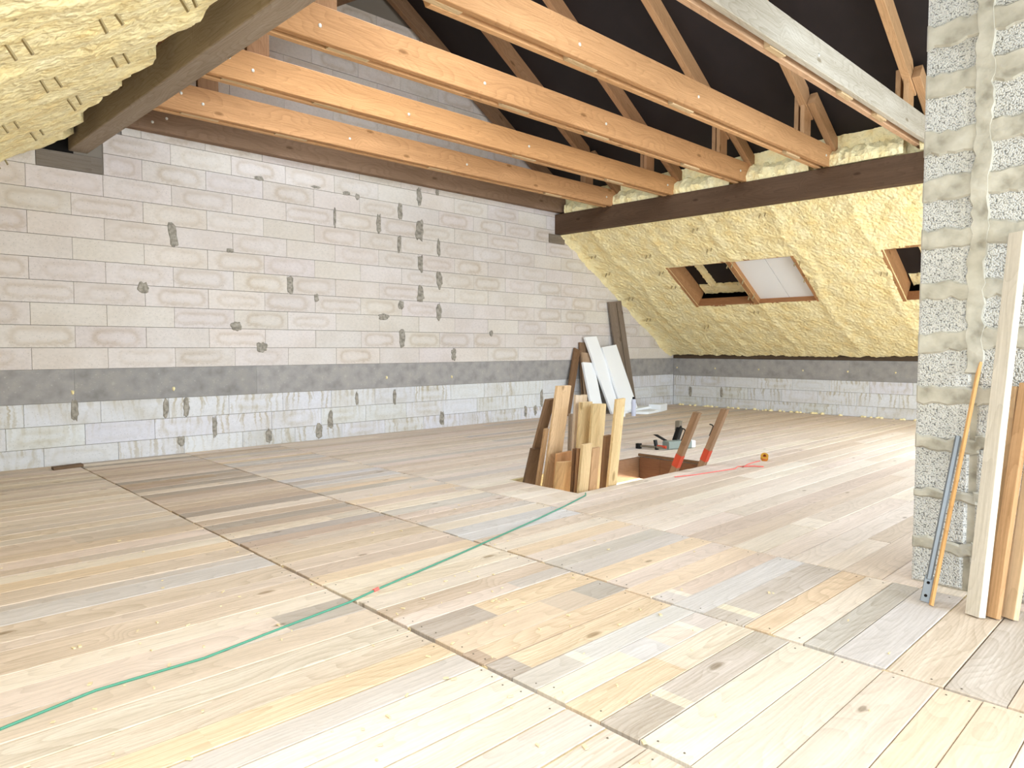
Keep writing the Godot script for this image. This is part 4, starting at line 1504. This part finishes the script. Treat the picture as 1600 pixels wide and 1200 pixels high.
func build_ladder() -> void:
	var o := thing("ladder", "wooden loft ladder with two stiles rising out of the hatch, red tape at floor level", "ladder", Vector3(5.43, 0, -3.37))
	var dirn := Vector3(0, 0.92, 0.39).normalized()
	var nn := Vector3(0, -dirn.z, dirn.y)
	for i in 2:
		var x := -0.23 if i == 0 else 0.23
		var st := MB.new()
		beam(st, Vector3(x, 0, 0) - dirn * 2.9, Vector3(x, 0, 0) + dirn * 0.575, Vector3(0.027, 0, 0), nn * 0.028, 0.003, lin(150, 120, 94), 0.0, 0.25)
		put("stile", st, M.plank, o)
		var tp := MB.new()
		beam(tp, Vector3(x, 0, 0) + dirn * 0.05, Vector3(x, 0, 0) + dirn * 0.165, Vector3(0.0285, 0, 0), nn * 0.0295, 0.001)
		put("red_tape", tp, M.red, o)
		# steel hook on the back of each stile
		var hk := MB.new()
		var hp := Vector3(x, 0, 0) + dirn * 0.335 - nn * 0.028
		beam(hk, hp - dirn * 0.05, hp + dirn * 0.045 , Vector3(0.014, 0, 0), nn * 0.014, 0.002)
		tube(hk, PackedVector3Array([hp + dirn * 0.04, hp + dirn * 0.05 - nn * 0.03, hp + dirn * 0.045 - nn * 0.055]), 0.006)
		put("hook", hk, M.black, o)
	for k in 8:
		var r := MB.new()
		var c := -dirn * (0.32 + 0.27 * k)
		beam(r, c + Vector3(-0.203, 0, 0), c + Vector3(0.203, 0, 0), Vector3(0, 0, 0.035), Vector3(0, 0.012, 0), 0.002, lin(160, 128, 98))
		put("rung", r, M.plank, o)


func board(called: String, label: String, cat: String, grp: String, A: Vector3, B: Vector3, wdir: Vector3, half_w: float, half_t: float, col: Color, m: Material, kb := 0.0, zb := 0.0, part := "timber") -> Node3D:
	# a board standing at A and leaning to B; wdir is its width direction
	var o := thing(called, label, cat, A, grp)
	var ax := (B - A).normalized()
	var w := (wdir - ax * ax.dot(wdir)).normalized()
	var h := ax.cross(w).normalized()
	var mb := MB.new()
	beam(mb, Vector3.ZERO, B - A, w * half_w, h * half_t, 0.002, col, 0.0, kb, 0.0, zb)
	put(part, mb, m, o)
	return o


func build_wall_boards() -> void:
	var g := "boards leaning on the gable wall"
	# old grey-brown plank, tallest of all
	var o := board("plank", "tall weathered grey-brown plank leaning on the gable wall near the foam slope", "plank", g, Vector3(9.83, 0.0, D + 0.17), Vector3(9.53, 1.86, D + 0.035), Vector3.RIGHT, 0.17, 0.02, lin(146, 132, 120), M.plank, 0.0, -0.05)
	var sp := MB.new()
	var ax := (Vector3(-0.30, 1.86, -0.135)).normalized()
	beam(sp, ax * 0.02 + Vector3(0.015, 0, 0.026), ax * 1.86 + Vector3(0.015, 0, 0.026), Vector3(0.004, 0, 0), Vector3(0, 0, 0.004), 0.001, lin(110, 98, 88))
	put("split", sp, M.plank, o)
	# white boards
	board("white_board", "white insulation board leaning left of the widest white board", "board", g, Vector3(9.13, 0.0, D + 0.42), Vector3(8.86, 1.25, D + 0.06), Vector3.RIGHT, 0.15, 0.02, Color.WHITE, M.white_board, 0.0, -0.15, "sheet")
	board("white_board", "widest white board, leaning in front of the tall weathered plank", "board", g, Vector3(9.40, 0.0, D + 0.50), Vector3(9.27, 1.10, D + 0.12), Vector3.RIGHT, 0.20, 0.02, Color.WHITE, M.white_board, 0.0, 0.0, "sheet")
	board("white_board", "shortest white board standing beside the brown planks", "board", g, Vector3(8.66, 0.0, D + 0.40), Vector3(8.72, 0.83, D + 0.13), Vector3.RIGHT, 0.135, 0.02, Color.WHITE, M.white_board, 0.0, 0.0, "sheet")
	# brown planks
	board("plank", "dark brown plank leaning at the left end of the boards on the gable wall", "plank", g, Vector3(8.20, 0.0, D + 0.14), Vector3(8.57, 1.05, D + 0.035), Vector3.RIGHT, 0.07, 0.016, lin(140, 108, 82), M.plank)
	board("plank", "brown plank with a paler top behind the shortest white board", "plank", g, Vector3(8.66, 0.0, D + 0.26), Vector3(8.74, 0.99, D + 0.075), Vector3.RIGHT, 0.12, 0.016, lin(196, 168, 142), M.plank)
	board("plank", "brown board end showing above the paler plank on the gable wall", "plank", g, Vector3(8.75, 0.0, D + 0.12), Vector3(8.76, 1.16, D + 0.03), Vector3.RIGHT, 0.135, 0.014, lin(150, 122, 98), M.plank)
	# polystyrene offcuts, foam can, cup
	var t := thing("polystyrene_block", "largest white polystyrene offcut in the pile near the wall corner", "offcut", Vector3(10.03, 0.0, -6.83), "white polystyrene offcuts")
	var mb := MB.new()
	beam(mb, Vector3(-0.17, 0.06, 0.05), Vector3(0.17, 0.06, -0.05), Vector3(0.03, 0, 0.1), Vector3(0, 0.06, 0), 0.004)
	put("slab", mb, M.polystyrene, t)
	t = thing("polystyrene_sheet", "flat white polystyrene sheet lying in front of the largest offcut", "offcut", Vector3(9.55, 0.0, -6.72), "white polystyrene offcuts")
	mb = MB.new()
	beam(mb, Vector3(-0.26, 0.022, 0.06), Vector3(0.24, 0.022, -0.04), Vector3(0.03, 0, 0.11), Vector3(0, 0.02, 0), 0.004, Color.WHITE, 0.0, 0.0, 0.4, -0.3)
	put("slab", mb, M.polystyrene, t)
	t = thing("polystyrene_sheet", "second polystyrene sheet lying askew behind the flat white one", "offcut", Vector3(9.62, 0.0, -6.98), "white polystyrene offcuts")
	mb = MB.new()
	beam(mb, Vector3(-0.3, 0.03, -0.02), Vector3(0.22, 0.07, 0.04), Vector3(0.0, 0, 0.1), Vector3(0, 0.02, 0), 0.004, Color.WHITE, 0.0, 0.0, -0.3, 0.3)
	put("slab", mb, M.polystyrene, t)
	t = thing("polystyrene_ball", "small round polystyrene lump on the pile beside the foam can", "offcut", Vector3(9.48, 0.105, -6.97), "white polystyrene offcuts")
	mb = MB.new()
	lathe(mb, Transform3D(), [Vector2(0.0, -0.01), Vector2(0.035, 0.0), Vector2(0.05, 0.03), Vector2(0.045, 0.06), Vector2(0.02, 0.085), Vector2(0, 0.09)], 10)
	put("lump", mb, M.polystyrene, t)
	var can := thing("foam_can", "pale lilac spray foam can with a black nozzle standing by the boards", "can", Vector3(8.98, 0.0, -6.57))
	mb = MB.new()
	lathe(mb, Transform3D(), [Vector2(0, 0), Vector2(0.034, 0.0), Vector2(0.036, 0.01), Vector2(0.036, 0.24), Vector2(0.03, 0.262), Vector2(0.014, 0.27), Vector2(0.0, 0.27)], 18)
	put("body", mb, M.can, can)
	mb = MB.new()
	lathe(mb, Transform3D(), [Vector2(0.02, 0.268), Vector2(0.022, 0.285), Vector2(0.016, 0.30), Vector2(0, 0.302)], 12)
	put("nozzle", mb, M.black, can)
	t = thing("cup", "small white plastic cup on the floor left of the foam can", "cup", Vector3(8.78, 0.0, -6.62))
	mb = MB.new()
	lathe(mb, Transform3D(), [Vector2(0, 0), Vector2(0.03, 0.0), Vector2(0.04, 0.085), Vector2(0.036, 0.085), Vector2(0.028, 0.006), Vector2(0, 0.006)], 14)
	put("body", mb, M.white, t)


func build_pillar_battens() -> void:
	var g := "timber leaning on the pillar"
	# steel rail
	var rail := thing("steel_rail", "grey steel rail with flattened drilled foot leaning on the pillar", "rail", Vector3(3.262, 0.0, -0.879), g)
	var mb := MB.new()
	var B := Vector3(0.235, 0.69, 0.048)
	var ax := B.normalized()
	var w := (Vector3(0.25, 0, 0.97) - ax * ax.dot(Vector3(0.25, 0, 0.97))).normalized()
	var h := ax.cross(w)
	beam(mb, ax * 0.10, B, w * 0.012, h * 0.010, 0.006)
	beam(mb, ax * 0.004, ax * 0.115, w * 0.017, h * 0.004, 0.003)
	put("bar", mb, M.metal, rail)
	for y in [0.03, 0.085]:
		var hb := MB.new()
		var q := (w.cross(ax)).normalized()
		if q.x > 0:
			q = -q
		lathe(hb, Transform3D(Basis(Quaternion(Vector3.UP, q)), ax * y + q * 0.004), [Vector2(0.0065, 0), Vector2(0.006, 0.0008), Vector2(0, 0.0008)], 10)
		put("bolt_hole", hb, M.hole, rail)
	# lath with a pointed top
	board("lath", "thin orange lath with a pointed top leaning on the pillar beside the steel rail", "lath", g, Vector3(3.236, 0.004, -0.846), Vector3(3.505, 0.985, -0.765), Vector3(0.9, 0, -0.45), 0.013, 0.006, lin(236, 184, 124), M.board, 0.0, -2.2)
	# long pale batten
	board("batten", "longest whitish batten leaning on the pillar, reaching out of the frame top", "batten", g, Vector3(3.236, 0.004, -0.690), Vector3(3.497, 1.545, -0.640), Vector3(-0.44, 0, 0.9), 0.031, 0.018, lin(226, 217, 204), M.board)
	board("batten", "brown batten right behind the longest whitish batten", "batten", g, Vector3(3.40, 0.004, -0.662), Vector3(3.505, 0.914, -0.645), Vector3(-0.44, 0, 0.9), 0.026, 0.015, lin(218, 184, 146), M.board)
	board("batten", "reddish brown batten leaning right of the longest whitish batten", "batten", g, Vector3(3.262, 0.004, -0.636), Vector3(3.49, 0.93, -0.592), Vector3(-0.44, 0, 0.9), 0.024, 0.013, lin(212, 170, 128), M.plank)
	board("batten", "pale brown batten at the right edge of the photo, leaning on the pillar", "batten", g, Vector3(3.302, 0.004, -0.588), Vector3(3.49, 0.93, -0.532), Vector3(-0.44, 0, 0.9), 0.027, 0.014, lin(228, 198, 164), M.board)


func build_small_things() -> void:
	# long green string across the floor
	var s := thing("string", "long green string lying across the floorboards towards the hatch", "string", Vector3(1.5, 0, -2.55))
	var pts := PackedVector3Array()
	var way := [[-0.35, -2.30], [0.285, -2.371], [0.538, -2.437], [0.87, -2.435], [1.2, -2.50], [1.504, -2.554], [1.682, -2.609], [2.267, -2.763], [2.7, -2.885], [3.108, -3.0], [3.5, -3.12], [3.862, -3.244], [3.94, -3.31]]
	for i in way.size() - 1:
		for k in 6:
			var t := k / 6.0
			var x := lerpf(way[i][0], way[i + 1][0], t)
			var z := lerpf(way[i][1], way[i + 1][1], t)
			pts.append(Vector3(x - 1.5, 0.005, z + 2.55 ))
	var mb := MB.new()
	tube(mb, pts, 0.0043, 6)
	put("cord", mb, M.string_green, s)
	mb = MB.new()
	tube(mb, PackedVector3Array([Vector3(1.655 - 1.5, 0.006, -2.60 + 2.55), Vector3(1.685 - 1.5, 0.006, -2.61 + 2.55)]), 0.008, 8)
	put("knot", mb, M.string_red, s)
	# red string and its brass reel
	var r := thing("string", "thin red string lying on the floor between the ladder and the brass reel", "string", Vector3(5.6, 0, -3.15))
	mb = MB.new()
	pts = PackedVector3Array()
	for e in [[4.95, -3.20], [5.15, -3.14], [5.45, -3.09], [5.68, -3.05], [5.80, -3.09], [5.84, -3.05], [5.80, -3.04], [6.0, -3.09], [6.12, -3.10], [6.24, -3.10]]:
		pts.append(Vector3(e[0] - 5.6, 0.005, e[1] + 3.15))
	tube(mb, pts, 0.004, 6)
	put("cord", mb, M.string_red, r)
	mb = MB.new()
	tube(mb, PackedVector3Array([Vector3(5.84 - 5.6, 0.006, -3.05 + 3.15), Vector3(5.9 - 5.6, 0.01, -2.98 + 3.15), Vector3(5.95 - 5.6, 0.006, -2.92 + 3.15)]), 0.006, 6)
	put("loose_end", mb, M.string_red, r)
	var reel := thing("string_reel", "small brass coloured reel at the end of the red string", "reel", Vector3(6.29, 0.0, -3.08))
	var T := Transform3D(Basis(Vector3(0, 0.7, 0.7).normalized(), 1.3), Vector3(0, 0.037, 0))
	for e in [-0.022, 0.022]:
		mb = MB.new()
		lathe(mb, T, [Vector2(0.014, e - 0.004), Vector2(0.034, e - 0.004), Vector2(0.036, e), Vector2(0.034, e + 0.004), Vector2(0.014, e + 0.004), Vector2(0.014, e - 0.004)], 18)
		put("flange", mb, M.brass, reel)
	mb = MB.new()
	lathe(mb, T, [Vector2(0.018, -0.02), Vector2(0.022, -0.018), Vector2(0.024, 0.0), Vector2(0.022, 0.018), Vector2(0.018, 0.02)], 14)
	put("wound_string", mb, M.string_red, reel)
	# tools left by the far end of the hatch: a bar clamp and a sander-like machine
	var c := thing("bar_clamp", "dark bar clamp lying on the floor behind the hatch", "clamp", Vector3(6.14, 0, -4.27))
	mb = MB.new()
	beam(mb, Vector3(-0.03, 0.028, -0.14), Vector3(0.05, 0.028, 0.14), Vector3(0.014, 0, 0), Vector3(0, 0.012, 0), 0.002)
	put("bar", mb, M.metal_dark, c)
	mb = MB.new()
	beam(mb, Vector3(-0.03, 0.0, -0.13), Vector3(-0.03, 0.055, -0.13), Vector3(0.025, 0, 0), Vector3(0, 0, 0.025), 0.004)
	put("fixed_jaw", mb, M.black, c)
	mb = MB.new()
	beam(mb, Vector3(0.03, 0.0, 0.06), Vector3(0.04, 0.10, 0.03), Vector3(0.022, 0, 0), Vector3(0, 0, 0.012), 0.004)
	put("sliding_jaw", mb, M.black, c)
	mb = MB.new()
	tube(mb, PackedVector3Array([Vector3(0.04, 0.035, 0.06), Vector3(0.05, 0.035, 0.16)]), 0.016, 8)
	put("handle", mb, M.red, c)
	var p := thing("hand_tool", "grey-green power tool with black handles lying behind the ladder", "power tool", Vector3(6.42, 0, -4.16))
	mb = MB.new()
	beam(mb, Vector3(-0.16, 0.045, 0.0), Vector3(0.12, 0.045, 0.10), Vector3(0.02, 0, -0.055), Vector3(0, 0.042, 0), 0.012)
	put("housing", mb, M.green_grey, p)
	mb = MB.new()
	beam(mb, Vector3(0.10, 0.045, 0.093), Vector3(0.17, 0.045, 0.118), Vector3(0.02, 0, -0.05), Vector3(0, 0.038, 0), 0.008)
	put("end_cap", mb, M.white, p)
	mb = MB.new()
	beam(mb, Vector3(-0.05, 0.07, -0.06), Vector3(-0.12, 0.14, -0.16), Vector3(0.025, 0, 0), Vector3(0, 0.0, 0.02), 0.008)
	put("handle", mb, M.black, p)
	mb = MB.new()
	beam(mb, Vector3(0.02, 0.07, 0.0), Vector3(0.20, 0.20, -0.06), Vector3(0, 0, 0.03), Vector3(-0.02, 0.025, 0), 0.008)
	put("handle", mb, M.black, p)
	mb = MB.new()
	beam(mb, Vector3(0.17, 0.17, -0.06), Vector3(0.21, 0.27, -0.08), Vector3(0, 0, 0.03), Vector3(0.03, 0.0, 0), 0.006)
	put("battery", mb, M.metal_dark, p)
	# dark offcut near the gable wall
	var w := thing("wood_offcut", "dark wood offcut lying at the foot of the gable wall, far left", "offcut", Vector3(1.42, 0, -7.22))
	mb = MB.new()
	beam(mb, Vector3(-0.11, 0.012, 0.02), Vector3(0.13, 0.012, -0.03), Vector3(0, 0, 0.05), Vector3(0, 0.012, 0), 0.002, lin(128, 106, 84))
	put("slab", mb, M.plank, w)
	# wood shavings, screws and foam crumbs scattered on the boards
	var deb := MB.new()
	var r2 := RandomNumberGenerator.new()
	r2.seed = 99
	for i in 130:
		var x := r2.randf_range(0.3, 3.4)
		var z := r2.randf_range(-4.5, -0.7)
		if r2.randf() < 0.55:
			x = r2.randf_range(0.4, 2.4)
			z = r2.randf_range(-2.9, -0.9)
		if x > 3.2 and z > -1.2:
			continue
		var a := r2.randf() * TAU
		var l := r2.randf_range(0.003, 0.010)
		var dd := Vector3(cos(a), 0, sin(a)) * l
		var wd := Vector3(-sin(a), 0, cos(a)) * l * r2.randf_range(0.25, 0.7)
		beam(deb, Vector3(x, 0.0035, z) - dd, Vector3(x, 0.0045, z) + dd, wd, Vector3(0, 0.002, 0), 0.0005)
	var ds := put("wood_chips", deb, M.chip)
	ds.set_meta("kind", "stuff")
	ds.set_meta("label", "pale wood chips and shavings scattered over the floorboards")
	ds.set_meta("category", "wood chips")
